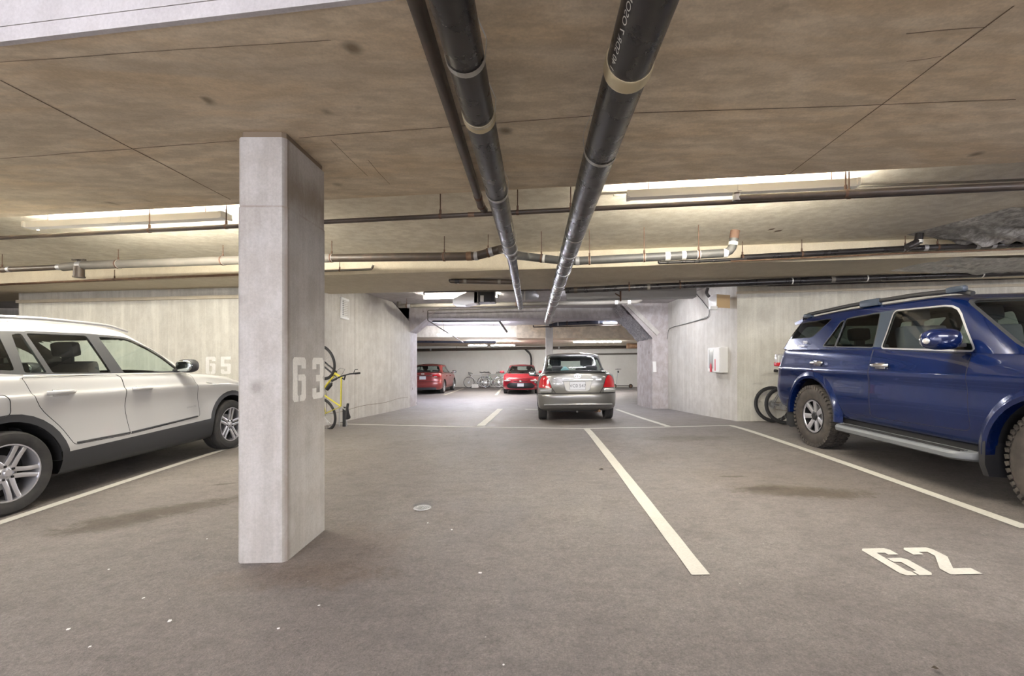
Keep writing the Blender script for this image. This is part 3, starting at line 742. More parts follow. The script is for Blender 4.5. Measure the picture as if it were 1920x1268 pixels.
p = [Vector(P(962, 478, 5.3))] + line_pts([(985, 481), (1045, 488), (1070, 490), (1230, 482), (1372, 474), (1378, 436)], 5.9)
pipe('grey drain pipe leaving the left drain pipe, with a rusty elbow up into the recess', p, .052, 'pipe_slate', [(fu(p, 985), .05, 0, 'zinc'), (fu(p, 1020), .03, 0, 'zinc'), (fu(p, 1083), .05, 0), (fu(p, 1105), .03, 0, 'zinc'), (fu(p, 1208), .03, 0, 'zinc'), (fu(p, 1252), .06, 0, 'zinc'), (fu(p, 1282), .05, 0, 'zinc'), (fu(p, 1310), .04, 0, 'zinc'), (fu(p, 1360), .05, 0, 'zinc'), (.96, .04, 0, 'zinc'), (.992, .10, 0, 'rust')],
     [(fu(p, u), ZR) for u in (1015, 1105, 1208, 1310)], group='drain pipes crossing the recess', rnd=.11)
# thin pipes on the beam face
p = line_pts([(-250, 545), (0, 534), (215, 524), (450, 515), (560, 512)], 6.93); pipe('thin rusty pipe fixed to the beam above the white car', p, .02, 'pipe_rust', [(fu(p, 215), .05, 0, 'rust')], [(fu(p, 215), 2.9)], group='thin pipes on the beam')
p = line_pts([(560, 510), (697, 505), (700, 497)], 6.93); pipe('thin grey pipe ending in a small elbow beside the column', p, .017, 'pipe_grey', [(.97, .04, 0, 'pipe_dark')], [(fu(p, 637), 2.95)], rnd=.02, group='thin pipes on the beam')
p = [P(846, 518, 7.85), P(846, 527, 7.85), P(960, 529, 7.75)]
pipe('short brown pipe with a black elbow under the beam', [Vector((p[0].x, p[0].y, ZS - .01)), p[1], p[2]], .042, 'pipe_dark', [(.12, .08, 0, 'pipe_black'), (.25, .05, 0, 'pipe_grey'), (.8, .05, 0, 'pipe_grey')], rnd=.09, group='pipes on the underside of the beam')
p = [P(795, 553, 9.1), P(795, 548, 9.1), P(1062, 543.5, 9.0)]; pipe('thin dark pipe behind the two drain pipes at the passage mouth', p, .014, 'pipe_dark', group='pipes at the passage mouth', rnd=.02)
# right hand set
p = line_pts([(1236, 489), (1236, 493), (1400, 486)], 6.78); pipe('short thin black pipe stub under the grey drain elbow', p, .024, 'pipe_black', rnd=.02, group='pipes beside the blue car bay')
p = line_pts([(1392, 483), (1700, 466), (1920, 458), (2300, 446)], 6.80); pipe('black drain pipe along the beam, above the blue car', p, .040, 'pipe_black', [(fu(p, 1697), .06, 0), (fu(p, 1735), .05, 0), (fu(p, 1832), .05, 0, 'dullsteel'), (fu(p, 1862), .05, 0, 'dullsteel')], [(fu(p, u), ZR) for u in (1388, 1503, 1697, 1758)], group='pipes beside the blue car bay')
p = line_pts([(1700, 464), (1722, 454), (1724, 438)], 6.62); pipe('short black elbow pipe rising to the ceiling above the blue car', p, .046, 'pipe_black', [(.6, .04, 0, 'zinc')], rnd=.08, group='pipes beside the blue car bay')
p = line_pts([(1370, 490), (1700, 475), (1920, 467), (2200, 457)], 6.7); pipe('thin brown line just below the black drain pipe', p, .010, 'pipe_rust', group='pipes beside the blue car bay')
p = line_pts([(1060, 545), (1275, 535.5), (1480, 527.5), (1920, 511), (2300, 497)], 8.3)
pipe('long black drain pipe along the top of the wall behind the blue car', p, .055, 'pipe_black', [(fu(p, 1080), .06, 0, 'pipe_dark'), (fu(p, 1216), .05, 0, 'pipe_grey'), (fu(p, 1485), .02, 0, 'zinc'), (fu(p, 1560), .06, 0, 'pipe_grey'), (fu(p, 1625), .02, 0, 'zinc'), (fu(p, 1840), .02, 0, 'zinc')], [(fu(p, u), ZS) for u in (1275, 1180)], group='pipes beside the blue car bay')
t = empty('air_duct', P(1185, 556, 9.4)); tag(t, 'long grey rectangular duct below the black drain pipe', 'duct'); q0 = t.location
bm = bmesh.new(); A, B = P(1062, 553.5, 9.4), P(1306, 548.5, 9.2); h1 = .085
for a_, b_ in ((A, B),):
    extr(bm, [a_ - q0 + Vector((0, 0, -h1)), b_ - q0 + Vector((0, 0, -h1)), b_ - q0 + Vector((0, 0, h1)), a_ - q0 + Vector((0, 0, h1))], (.03, .3, 0))
bmobj('duct_body', bm, pm('grey_painted_duct', (.30, .30, .30), .6), t)
bm = bmesh.new(); q = A.lerp(B, .42) - q0; box(bm, q + Vector((0, -.01, -.02)), (.03, .03, .26)); box(bm, q + Vector((-.06, -.01, -.02)), (.12, .02, .02), Matrix.Rotation(R(30), 3, 'Y')); tube(bm, [q, q + Vector((0, .1, ZR - q0.z - q.z))], .008, 6); bmobj('bracket', bm, M['rust'], t)
# passage zone
p = [P(748, 566, 12.0), P(748, 574, 12.0), P(1120, 568, 11.7), P(1195, 566, 11.6), P(1202, 561, 11.6)]
pipe('grey water pipe crossing the passage ceiling', p, .055, 'pipe_grey', [(.06, .08, 0), (.9, .08, 0, 'zinc'), (.95, .08, 0, 'zinc')], [(.05, ZR), (.5, ZR)], group='pipes in the passage', rnd=.1)
p = [P(801, 604, 13.3), P(802, 582, 13.3), P(1010, 577, 13.2), P(1040, 570, 13.1)]
pipe('thin pale conduit with a drop at its end in the passage', [P(868, 642, 16.5)] + [P(802, 601, 13.5)] + p[1:], .016, 'pipe_grey', group='pipes in the passage', rnd=.04)
p = [P(740, 602, 14.95), P(935, 600, 14.95), P(1025, 588, 14.95), P(1085, 588, 15.0), P(1185, 602, 15.1)]
pipe('dark blue-black drain pipe under the far slab', p, .062, 'pipe_blue', [(.1, .05, 0), (.45, .05, 0), (.5, .05, 0)], [(.2, 2.84), (.42, 2.84)], group='pipes in the passage', rnd=.3)
p = [P(1030, 612, 16.0), P(1042, 608, 16.0), P(1200, 600, 15.8)]
pipe('black drain pipe beside the haunch', p, .066, 'pipe_blue', [(.1, .05, 0), (.55, .05, 0)], [(.2, 2.84), (.62, 2.84)], group='pipes in the passage', rnd=.1)
p = [P(1000, 594, 15.6), P(1000, 598, 15.6), P(1150, 596, 15.4)]; pipe('slim dark pipe over the far slab pipes', p, .02, 'pipe_dark', [], [(.2, 2.84), (.8, 2.84)], group='pipes in the passage', rnd=.03)
p = [P(1000, 610, 15.9), P(1000, 613.5, 15.9), P(1200, 609, 15.7)]; pipe('slim dark pipe below the drain pipe beside the haunch', p, .02, 'pipe_dark', [], [(.2, 2.84), (.8, 2.84)], group='pipes in the passage', rnd=.03)
p = [P(935, 601, 15.2), P(950, 622, 17.4)]; pipe('short slanting pipe between the far pipes and the ceiling', p, .04, 'pipe_grey', group='pipes in the passage')
p = [P(760, 657, 28.3), P(985, 653, 28.3), P(1240, 650, 28.3)]; pipe('long dark pipe along the top of the far wall', p, .08, 'pipe_dark', [(.1, .1, 0), (.6, .1, 0)], [(.2, 2.36), (.8, 2.36)], group='pipes along the far wall')
p = [P(1060, 665, 28.945), P(1230, 663, 28.945)]; pipe('dark rail low on the far wall behind the silver car', p, .055, 'pipe_grey', group='pipes along the far wall')
p = [P(765, 641, 20.5), P(930, 642, 20.3)]; pipe('dark pipe under the far ceiling above the dark red car', p, .055, 'pipe_blue', group='pipes along the far wall')
p = [P(1175, 649, 24.0), P(1230, 649, 24.0)]; pipe('thick brown pipe at the far right end of the passage', p, .14, 'pipe_rust', group='pipes along the far wall')
p = [P(985, 655, 28.4), P(994, 664, 28.5), P(996, 672, 28.6), P(996, 690, 28.6)]; pipe('dark crooked downpipe on the far wall left of the slim column', p, .06, 'pipe_black', group='pipes along the far wall', rnd=.1)

# ------------------------------------------------------------------ duct fan
t = empty('duct_fan', P(890, 558, 10.4)); tag(t, 'metal duct transition with a black fan box under the passage ceiling', 'duct fan'); q0 = t.location
def pp(u, v, Y=10.4): return P(u, v, Y) - q0
bm = bmesh.new()
A = [pp(849, 557), pp(849, 573), pp(869, 569), pp(869, 553)]
B = [pp(908, 545.5), pp(908, 567), pp(869, 569), pp(869, 549)]
extr(bm, [pp(849, 560), pp(849, 571), pp(870, 572), pp(895, 567), pp(895, 544), pp(884, 544)], (.02, .42, 0))
bmobj('duct_transition', bm, M['steel'], t)
bm = bmesh.new(); extr(bm, [pp(889, 544.5), pp(889, 568), pp(896, 568), pp(896, 544.5)], (0, .45, 0)); bmobj('duct_flange', bm, pm('putty_flange', (.5, .5, .44), .6), t)
bm = bmesh.new(); extr(bm, [pp(896, 543), pp(896, 567), pp(927, 566), pp(927, 542)], (0, .4, 0)); extr(bm, [pp(918, 542.5, 10.36), pp(918, 567, 10.36), pp(920, 567, 10.36), pp(920, 542.5, 10.36)], (0, .3, 0)); bmobj('fan_box', bm, M['black'], t)
bm = bmesh.new(); extr(bm, [pp(900.5, 554, 10.38), pp(900.5, 566, 10.38), pp(907, 566, 10.38), pp(907, 554, 10.38)], (0, .015, 0)); bmobj('paper_label', bm, M['white'], t)
t = empty('round_duct', P(990, 553, 10.3)); tag(t, 'short round metal duct behind the drain pipes', 'duct'); q0 = t.location
bm = bmesh.new(); tube(bm, [pp(976, 556, 10.5), pp(984, 553, 10.5), pp(998, 553, 10.6), pp(1006, 556, 10.7)], [.09, .12, .12, .08], 18); bmobj('duct_body', bm, M['dullsteel'], t, smooth=True)
bm = bmesh.new(); tube(bm, [pp(983, 552, 10.5), pp(985, 552, 10.5)], .14, 18); bmobj('seam_band', bm, M['zinc'], t, smooth=True)

# ------------------------------------------------------------------ things on the walls
# vent grille on the left passage wall
Yv = 10.0; xw = -4.4 + (.18) * (Yv - 8.3) / 2.3 + .004
gy0, gy1 = 9.95, 10.45
def wx(y): return -4.4 + .18 * (y - 8.3) / 2.3
Ya = 4.27 * FPX / (VPX - 638); Yb = 4.24 * FPX / (VPX - 656)
zt_, zb_ = CAMZ + (VPY - 557) / FPX * Ya, CAMZ + (VPY - 597) / FPX * Ya
t = empty('vent_grille', (wx(Ya) + .005, (Ya + Yb) / 2, (zt_ + zb_) / 2)); tag(t, 'white louvred vent grille on the pier wall above the yellow bicycle', 'vent'); q0 = t.location
bm = bmesh.new(); W, H = (Yb - Ya), (zt_ - zb_); tt = .05
for (cy, cz, sy, sz) in ((0, H/2 - tt/2, W, tt), (0, -H/2 + tt/2, W, tt), (-W/2 + tt/2, 0, tt, H - 2*tt - .002), (W/2 - tt/2, 0, tt, H - 2*tt - .002)): box(bm, (.012, cy, cz), (.03, sy, sz))
bmobj('frame', bm, M['white'], t)
bm = bmesh.new(); n = 9
for k in range(n): box(bm, (.016, 0, -H/2 + tt + (H - 2*tt) * (k + .5) / n), (.012, W - 2*tt, .012), Matrix.Rotation(R(20), 3, 'Y'))
bmobj('louvres', bm, M['fixture'], t)
bm = bmesh.new(); box(bm, (.004, 0, 0), (.004, W - 1.5*tt, H - 1.5*tt)); bmobj('duct_opening', bm, M['seam'], t)
# fire extinguisher cabinet on the right passage wall
def rwx(y): return lerp(xr, P(1250, 700, 13.0).x, (y - 8.8) / 4.2)
def ray_wall(u):             # where the picture column u meets the right passage wall
    a = (u - VPX) / FPX; k = (P(1250, 700, 13.0).x - xr) / 4.2
    Y = (xr - 8.8 * k) / (a - k); return Y
Ya, Yb = ray_wall(1365), ray_wall(1341)
zt_, zb_ = CAMZ + (VPY - 651) / FPX * Ya, CAMZ + (VPY - 699) / FPX * Ya
ang = math.atan2(P(1250, 700, 13.0).x - xr, 4.2)
t = empty('extinguisher_cabinet', (rwx((Ya + Yb) / 2), (Ya + Yb) / 2, (zt_ + zb_) / 2)); t.rotation_euler = (0, 0, -ang)
tag(t, 'white fire extinguisher cabinet with red lettering on the right hand pier wall', 'cabinet')
W, H = Yb - Ya, zt_ - zb_; D = .16
bm = bmesh.new(); box(bm, (-D/2, 0, 0), (D, W, H), bev=.008); bmobj('cabinet_box', bm, M['white'], t)
bm = bmesh.new(); box(bm, (-D - .006, 0, 0), (.012, W - .03, H - .03), bev=.004); bmobj('door', bm, M['fixture'], t)
dr = bpy.data.objects['door']
bm = bmesh.new(); box(bm, (-D - .014, .02 + W * .15, .02), (.006, W * .36, H * .76)); bmobj('window_pane', bm, pm('cabinet_window', (.42, .43, .43), .15, 0, 1), dr)
bm = bmesh.new(); box(bm, (-D - .014, -W * .15, -H * .2), (.004, .035, H * .46)); bmobj('red_strip', bm, M['red'], dr)
t2 = empty('fire_extinguisher', t.location + Vector((-D - .02, W * .17, -H * .30)))
bm = bmesh.new(); lathe(bm, [(0, -.14), (.055, -.14), (.06, -.12), (.06, .02), (.045, .06), (.018, .08), (.018, .11), (0, .11)], 'z', 18)
bmesh.ops.scale(bm, vec=(.1, .8, .8), verts=bm.verts)
bpy.data.objects.remove(t2); o = bmobj('extinguisher_body', bm, M['red'], dr, smooth=True, loc=(-D - .022, W * .17, -H * .27))
# electrical box above the corner
bm = bmesh.new()
t = empty('electrical_box', P(1352, 567, 9.0)); tag(t, 'white electrical box with a bare cardboard-brown side above the wall corner', 'electrical box'); q0 = t.location
def pq(u, v, Y): return P(u, v, Y) - q0
bm = bmesh.new(); extr(bm, [pq(1330, 556, 9.1), pq(1344, 552, 8.8), pq(1344, 577, 8.8), pq(1331, 574, 9.1)], (.30, .1, 0)); bmobj('box_body', bm, M['card'], t)
bm = bmesh.new(); extr(bm, [pq(1329, 556, 9.12), pq(1344, 551.5, 8.78), pq(1344, 577.5, 8.78), pq(1330, 574, 9.12)], (-.012, .0, 0)); bmobj('cover_plate', bm, M['white'], t)
bm = bmesh.new(); box(bm, pq(1337, 578, 8.85), (.14, .12, .06), bev=.01); bmobj('lamp_head', bm, M['white'], t)
def cable(label, pts, r=.008, rnd=.12):
    bm = bmesh.new(); tube(bm, rounded(pts, rnd, 5), r, 6); o = bmobj('cable', bm, M['wire'], smooth=True); tag(o, label, 'cable', 'cables by the wall corner'); return o
wq = lambda u, v: P(u, v, ray_wall(u)) + Vector((-.02, 0, 0))
cable('grey cable looping down the pier wall from the duct end', [wq(1306, 550), wq(1320, 566), wq(1332, 582), wq(1331, 592), wq(1326, 597), wq(1300, 604), wq(1264, 613), wq(1255, 617), wq(1252, 636)])
cable('thin second cable running beside the looping grey one', [wq(1328, 594), wq(1312, 600), wq(1290, 606.5)], .005)
cable('dark cable bundle hanging beside the electrical box', [P(1327, 540, 8.9), P(1324, 550, 8.9), P(1330, 557, 8.9)], .03, .1)
cable('tangle of thin wire hanging beside the right hand drain pipe', [P(1079, 388, 4.2), P(1074, 402, 4.25), P(1068, 412, 4.3), P(1073, 420, 4.3), P(1063, 432, 4.35), P(1068, 446, 4.4), P(1061, 462, 4.5)], .006, .03)
bm = bmesh.new()
for (u0, v0, u1, v1) in ((1441, 431, 1452, 429), (1452, 434, 1466, 432)):
    a, b = CZ(u0, v0, ZR), CZ(u1, v1, ZR); n = Vector((0, .035, 0)); z_ = Vector((0, 0, -.0015)); bm.faces.new([bm.verts.new(q + z_) for q in (a - n, b - n, b + n, a + n)])
struct(bmobj('trim_5', bm, M['joint']))
# yellowish vertical rack on the pier wall is part of the bicycle stand
bm = bmesh.new(); extr(bm, [P(1224, 678, 12.86), P(1230, 678, 12.86), P(1231, 698, 12.86), P(1225, 698, 12.86)], (0, .03, 0)); tag(bmobj('wall_notice', bm, M['white']), 'narrow white notice on the end of the right pier', 'notice')

# ------------------------------------------------------------------ things on the floor
q = G(792, 953); t = empty('floor_drain', q); tag(t, 'round metal floor drain sunk in the asphalt', 'floor drain')
bm = bmesh.new(); lathe(bm, [(0, .001), (.052, .001), (.056, .006), (.070, .007), (.074, .002)], 'z', 28); bmobj('drain_ring', bm, M['dullsteel'], t, smooth=True)
bm = bmesh.new()
for k in range(-3, 4):
    h = math.sqrt(max(0, .05**2 - (k * .014)**2)); box(bm, (k * .014, 0, .006), (.005, 2 * h, .004))
bmobj('grate', bm, M['steel'], t)
for (u, v, lab, r0) in [(1128, 881, 'small dried leaf on the asphalt beside the broad white line', .035), (1755, 1258, 'dark leaf scrap at the near edge of the asphalt', .02)]:
    q = G(u, v); bm = bmesh.new(); n = 9; ring = []
    c = bm.verts.new((0, 0, .012))
    for k in range(n):
        a = 2 * math.pi * k / n; ring.append(bm.verts.new((math.cos(a) * r0 * random.uniform(.6, 1.1), math.sin(a) * r0 * .6 * random.uniform(.6, 1.1), random.uniform(.003, .014))))
    for k in range(n): bm.faces.new((c, ring[k], ring[(k+1) % n]))
    tag(bmobj('dried_leaf', bm, pm('brown_leaf', (.05, .035, .02), .8), loc=q), lab, 'leaf')
for (u, v, s, lab) in [(847, 994, .012, 'tiny white chip on the asphalt just below the floor drain, the larger of two'), (802, 981, .009, 'tiny white speck on the asphalt touching distance from the floor drain'), (900, 1075, .014, 'white chip alone on the asphalt midway between drain and near edge'),
        (128, 1181, .012, 'white chip on the near asphalt closest to the lower left corner'), (318, 1165, .013, 'largest white chip on the near asphalt left of the column foot'), (269, 1122, .01, 'white chip on the near asphalt above and left of the largest one'),
        (598, 1136, .010, 'white chip on the asphalt in front of the column foot, right of centre'), (522, 1179, .009, 'white speck on the asphalt straight in front of the column foot'), (204, 1068, .008, 'white speck on the asphalt halfway from the white car to the near edge'),
        (388, 1011, .007, 'faint white speck just left of the column foot'), (169, 1213, .009, 'white speck nearest the near edge at the left'), (944, 1247, .008, 'white speck at the very near edge in the middle')]:
    q = G(u, v); bm = bmesh.new(); bmesh.ops.create_icosphere(bm, subdivisions=1, radius=s)
    for vv in bm.verts: vv.co *= random.uniform(.6, 1.0); vv.co.z *= .35; vv.co.z = max(0, vv.co.z + s * .15)
    tag(bmobj('paint_chip', bm, M['white'], loc=q), lab, 'chip', 'white chips on the asphalt')
# ------------------------------------------------------------------ cars
def zfun(z): return (lambda s: z) if isinstance(z, (int, float)) else (lambda s, z=z: pws(z, s))
def ring_pts(row, nr, ns, nf):
    """half loop in plan from the rear centre round the side to the front centre."""
    z, w_, sr, sf, ar, af, e = row; zf = zfun(z); out = []; ex = 2 / e
    for k in range(nr + 1):
        th = (k / nr) * math.pi / 2; y = w_ * math.sin(th) ** ex if k else 0; s = sr + ar * (1 - math.cos(th) ** ex if k < nr else 1)
        out.append((s, y))
    for k in range(1, ns): out.append((lerp(sr + ar, sf - af, k / ns), w_))
    for k in range(nf + 1):
        th = (1 - k / nf) * math.pi / 2; y = w_ * math.sin(th) ** ex if k < nf else 0; s = sf - af * (1 - math.cos(th) ** ex if k else 1)
        out.append((s, y))
    mid = (sr + sf) / 2; hl = (sf - sr) / 2
    return [(s, y * (1 - .025 * abs((s - mid) / hl) ** 2.2), zf(s)) for s, y in out]
def catmull(P0, P1, P2, P3, t):
    return tuple(.5 * (2*b + (c - a) * t + (2*a - 5*b + 4*c - d) * t*t + (3*b - a - 3*c + d) * t**3) for a, b, c, d in zip(P0, P1, P2, P3))
def shell(bm, rows, crown, sub=4, nr=16, ns=60, nf=16, capn=8, hole=None, sharp=()):
    keys = [ring_pts(r, nr, ns, nf) for r in rows]; N = len(keys[0]); loops = []
    for k in range(len(keys) - 1):
        a, b = keys[k], keys[k + 1]
        p = keys[k - 1] if k > 0 and k not in sharp else a; d = keys[k + 2] if k + 2 < len(keys) and (k + 1) not in sharp else b
        for q in range(sub):
            t = q / sub; loops.append([catmull(p[i], a[i], b[i], d[i], t) for i in range(N)])
    loops.append(keys[-1]); nb = len(loops)
    top = keys[-1]; sr, sf = top[0][0], top[-1][0]
    for c in range(1, capn + 1):
        f = 1 - c / capn; L = []
        for i, (s, y, z) in enumerate(top):
            sc_ = lerp(sr, sf, i / (N - 1)) ; g = (1 - f) ** 1.0
            ss = lerp(s, lerp(sr + .02, sf - .02, i / (N - 1)), g * .9) if abs(y) < .999 * max(t_[1] for t_ in top) or True else s
            zz = lerp(z, zfun(rows[-1][0])(ss), g) + crown * (1 - f * f) * min(1, (ss - sr) / .35 + .0, (sf - ss) / .35 + .0)
            L.append((ss, y * f, zz))
        loops.append(L)
    faces = []
    for side in (1, -1):
        V = []
        for L in loops:
            V.append([bm.verts.new((s, y * side, z)) for s, y, z in L])
        for k in range(len(V) - 1):
            for i in range(N - 1):
                q = [V[k][i], V[k][i + 1], V[k + 1][i + 1], V[k + 1][i]]
                c = [sum(v.co[j] for v in q) / 4 for j in range(3)]
                if hole and k >= nb - 1 and hole(*c): continue
                if side < 0: q.reverse()
                try: bm.faces.new(q)
                except ValueError: pass
    bmesh.ops.remove_doubles(bm, verts=bm.verts[:], dist=.0006)
def inpoly(p, poly):
    x, y = p; ins = False; n = len(poly); j = n - 1
    for i in range(n):
        xi, yi = poly[i]; xj, yj = poly[j]
        if (yi > y) != (yj > y) and x < (xj - xi) * (y - yi) / (yj - yi) + xi: ins = not ins
        j = i
    return ins
def rpoly(poly, r, seg=3):
    out = []; n = len(poly)
    for i in range(n):
        a, b, c = Vector(poly[i - 1]), Vector(poly[i]), Vector(poly[(i + 1) % n]); rr = r[i] if isinstance(r, (list, tuple)) else r
        ra = min(rr, (a - b).length * .45, (c - b).length * .45)
        if ra < .003: out.append(tuple(b)); continue
        p = b + (a - b).normalized() * ra; q = b + (c - b).normalized() * ra
        for k in range(seg + 1): t = k / seg; out.append(tuple(p * (1-t)**2 + b * 2*t*(1-t) + q * t*t))
    return out
def grow(poly, d):          # offset outward
    ar = sum(poly[i-1][0] * poly[i][1] - poly[i][0] * poly[i-1][1] for i in range(len(poly))); sg = 1 if ar > 0 else -1; out = []; n = len(poly)
    for i in range(n):
        a, b, c = Vector(poly[i-1]), Vector(poly[i]), Vector(poly[(i+1) % n]); e1 = (b - a).normalized(); e2 = (c - b).normalized()
        n1 = Vector((e1.y, -e1.x)) * sg; n2 = Vector((e2.y, -e2.x)) * sg; m = n1 + n2
        m = m.normalized() if m.length > .1 else n1
        out.append(tuple(b + m * d / max(.5, m.dot(n1))))
    return out
AX = {'side': (0, 2, 1), 'end': (1, 2, 0), 'top': (0, 1, 2)}
def carve(bm, lay, poly, axis, filt, tagv, over=None, delete=False):
    i, j, k = AX[axis]; x0 = min(p[0] for p in poly) - .002; x1 = max(p[0] for p in poly) + .002; y0 = min(p[1] for p in poly) - .002; y1 = max(p[1] for p in poly) + .002
    cand = []
    for f in bm.faces:
        if over is not None and f[lay] not in over: continue
        xs = [v.co[i] for v in f.verts]
        if max(xs) < x0 or min(xs) > x1: continue
        ys = [v.co[j] for v in f.verts]
        if max(ys) < y0 or min(ys) > y1: continue
        if filt(f.calc_center_median(), f.normal): cand.append(f)
    n = len(poly)
    for e in range(n):
        a, b = poly[e], poly[(e + 1) % n]; d = (b[0] - a[0], b[1] - a[1])
        if math.hypot(*d) < 1e-5: continue
        co = Vector((0, 0, 0)); co[i] = a[0]; co[j] = a[1]; no = Vector((0, 0, 0)); no[i] = d[1]; no[j] = -d[0]; no.normalize()
        # cut only faces near this edge
        ex0, ex1 = min(a[0], b[0]) - 1e-4, max(a[0], b[0]) + 1e-4; ey0, ey1 = min(a[1], b[1]) - 1e-4, max(a[1], b[1]) + 1e-4
        near, rest = [], []
        for f in cand:
            xs = [v.co[i] for v in f.verts]; ys = [v.co[j] for v in f.verts]
            (near if (max(xs) >= ex0 and min(xs) <= ex1 and max(ys) >= ey0 and min(ys) <= ey1) else rest).append(f)
        if not near: continue
        geom = set(near)
        for f in near: geom.update(f.edges); geom.update(f.verts)
        r = bmesh.ops.bisect_plane(bm, geom=list(geom), plane_co=co, plane_no=no, dist=1e-5)
        cand = rest + [g for g in r['geom'] if isinstance(g, bmesh.types.BMFace)]
    hit = []
    for f in cand:
        if not f.is_valid: continue
        c = f.calc_center_median()
        if inpoly((c[i], c[j]), poly): hit.append(f)
    if delete: bmesh.ops.delete(bm, geom=hit, context='FACES')
    else:
        for f in hit: f[lay] = tagv
    return len(hit)
def circle(cx, cz, r, n=28, zmin=None):
    return [(cx + r * math.cos(2*math.pi*k/n), cz + r * math.sin(2*math.pi*k/n)) for k in range(n)]

def wheel(parent, x, y, r, width, side, style, rim_r, tyre='tyre', face='alloy', lug=False, spin=0.0):
    """side: +1 wheel on the +y side."""
    t0 = bmesh.new(); hw = width / 2; sw = r - rim_r
    prof = [(rim_r * .97, -hw * .82), (rim_r + sw * .12, -hw * .93), (rim_r + sw * .45, -hw), (rim_r + sw * .8, -hw * .97), (r - .008, -hw * .84), (r, -hw * .66), (r, -hw*.28), (r - .007, -hw*.27), (r - .007, -hw*.2), (r, -hw*.19),
            (r, hw*.19), (r - .007, hw*.2), (r - .007, hw*.27), (r, hw*.28), (r, hw * .66), (r - .008, hw * .84), (rim_r + sw * .8, hw * .97), (rim_r + sw * .45, hw), (rim_r + sw * .12, hw * .93), (rim_r * .97, hw * .82)]
    lathe(t0, prof, 'y', 56, closed=True)
    if lug:
        n = 46
        for k in range(n):
            a = 2*math.pi*k/n
            for yy, tw, off in ((-hw*.86, .045, 0), (-hw*.42, .05, .5), (0, .04, 0), (hw*.42, .05, .5), (hw*.86, .045, 0)):
                aa = a + off * 2*math.pi/n; rot = Matrix.Rotation(-aa, 3, 'Y')
                rr = r + .003 - (.008 if abs(yy) > hw * .6 else 0)
                box(t0, rot @ Vector((rr, yy, 0)), (.016, tw, .034), rot @ Matrix.Rotation(R(20 if off else -12), 3, 'X'))
            for s_ in (-1, 1):
                rot = Matrix.Rotation(-a, 3, 'Y'); box(t0, rot @ Vector((r - .024, s_ * hw * .98, 0)), (.030, .014, .028), rot)
    tw_ = bmobj('wheel', t0, M[tyre], parent, smooth=True, loc=(x, y, r))
    o = side
    b = bmesh.new()     # rim barrel and lip
    lathe(b, [(rim_r * .99, hw*.84*o), (rim_r * 1.0, hw*.90*o), (rim_r * .955, hw*.90*o), (rim_r * .93, hw*.70*o), (rim_r * .90, -hw*.5*o), (rim_r*.99, -hw*.84*o)], 'y', 48)
    for f in [f for f in b.faces if len(f.verts) > 10]: b.faces.remove(f)
    rim = bmobj('rim', b, M['alloy_dark'] if style == 'seven' else M[face], tw_, smooth=True)
    b = bmesh.new(); lathe(b, [(0, -hw*.15*o), (rim_r * .62, -hw*.15*o), (rim_r * .62, -hw*.05*o), (0, -hw*.05*o)], 'y', 32); bmobj('brake_disc', b, M['dullsteel'], tw_, smooth=True)
    b = bmesh.new(); lathe(b, [(0, -hw*.3*o), (rim_r * .93, -hw*.3*o), (rim_r * .93, -hw*.34*o), (0, -hw*.34*o)], 'y', 32); bmobj('backing_plate', b, M['seam'], tw_)
    sp = bmesh.new(); yo = hw * .62 * o
    def bar(a0, r0, r1, w0, w1, sh0=0, sh1=0, y0=yo, y1=hw*.80*o, th=.022, curve=0.0, bmm=None):
        bmm = bmm or sp; n = 6; ring = []
        for k in range(n + 1):
            t = k / n; rr = lerp(r0, r1, t); wd = lerp(w0, w1, t) / 2; sh = lerp(sh0, sh1, t) + curve * math.sin(math.pi * t); yy = lerp(y0, y1, t ** .8)
            q = []
            for (dw, dy) in ((-1, 0), (-.55, .45), (.55, .45), (1, 0), (.8, -1), (-.8, -1)):
                p = Vector((rr, yy + dy * th * o * (.5 if dy > 0 else 1), sh + dw * wd)); q.append(bmm.verts.new(Matrix.Rotation(-a0, 3, 'Y') @ p))
            ring.append(q)
        for A, B in zip(ring, ring[1:]):
            for k in range(6): bmm.faces.new((A[k], A[(k+1) % 6], B[(k+1) % 6], B[k]))
        bmm.faces.new(ring[0]); bmm.faces.new(ring[-1][::-1])
    if style == 'twin5':
        for k in range(5):
            a = spin + 2*math.pi*k/5
            for s in (-1, 1): bar(a, rim_r*.20, rim_r*.955, .040, .036, s*.030, s*.036, curve=s*-.006)
        lathe(sp, [(0, yo + .008*o), (rim_r*.15, yo + .008*o), (rim_r*.22, yo), (rim_r*.30, yo - .012*o), (rim_r*.30, yo - .04*o), (0, yo - .04*o)], 'y', 30)
    elif style == 'seven':
        for k in range(7):
            a = spin + 2*math.pi*k/7; bar(a, rim_r*.22, rim_r*.95, .056, .070, 0, 0, th=.026)
        lathe(sp, [(rim_r*.955, hw*.80*o), (rim_r*.955, hw*.86*o), (rim_r*.88, hw*.86*o), (rim_r*.86, hw*.78*o)], 'y', 42, closed=True)
    else:
        for k in range(style):
            a = spin + 2*math.pi*k/style; bar(a, rim_r*.2, rim_r*.955, .05, .045)
        lathe(sp, [(0, yo), (rim_r*.25, yo), (rim_r*.25, yo - .03*o), (0, yo - .03*o)], 'y', 26)
    bmobj('spokes', sp, M[face], tw_, smooth=True)
    cpb = bmesh.new()
    cr = rim_r * (.22 if style == 'seven' else .14)
    lathe(cpb, [(0, yo + .022*o), (cr*.8, yo + .022*o), (cr, yo + .012*o), (cr, yo - .02*o), (0, yo - .02*o)], 'y', 26)
    bmobj('hub_cap', cpb, M['alloy_dark'] if style == 'seven' else M['alloy'], tw_, smooth=True)
    lb = bmesh.new()
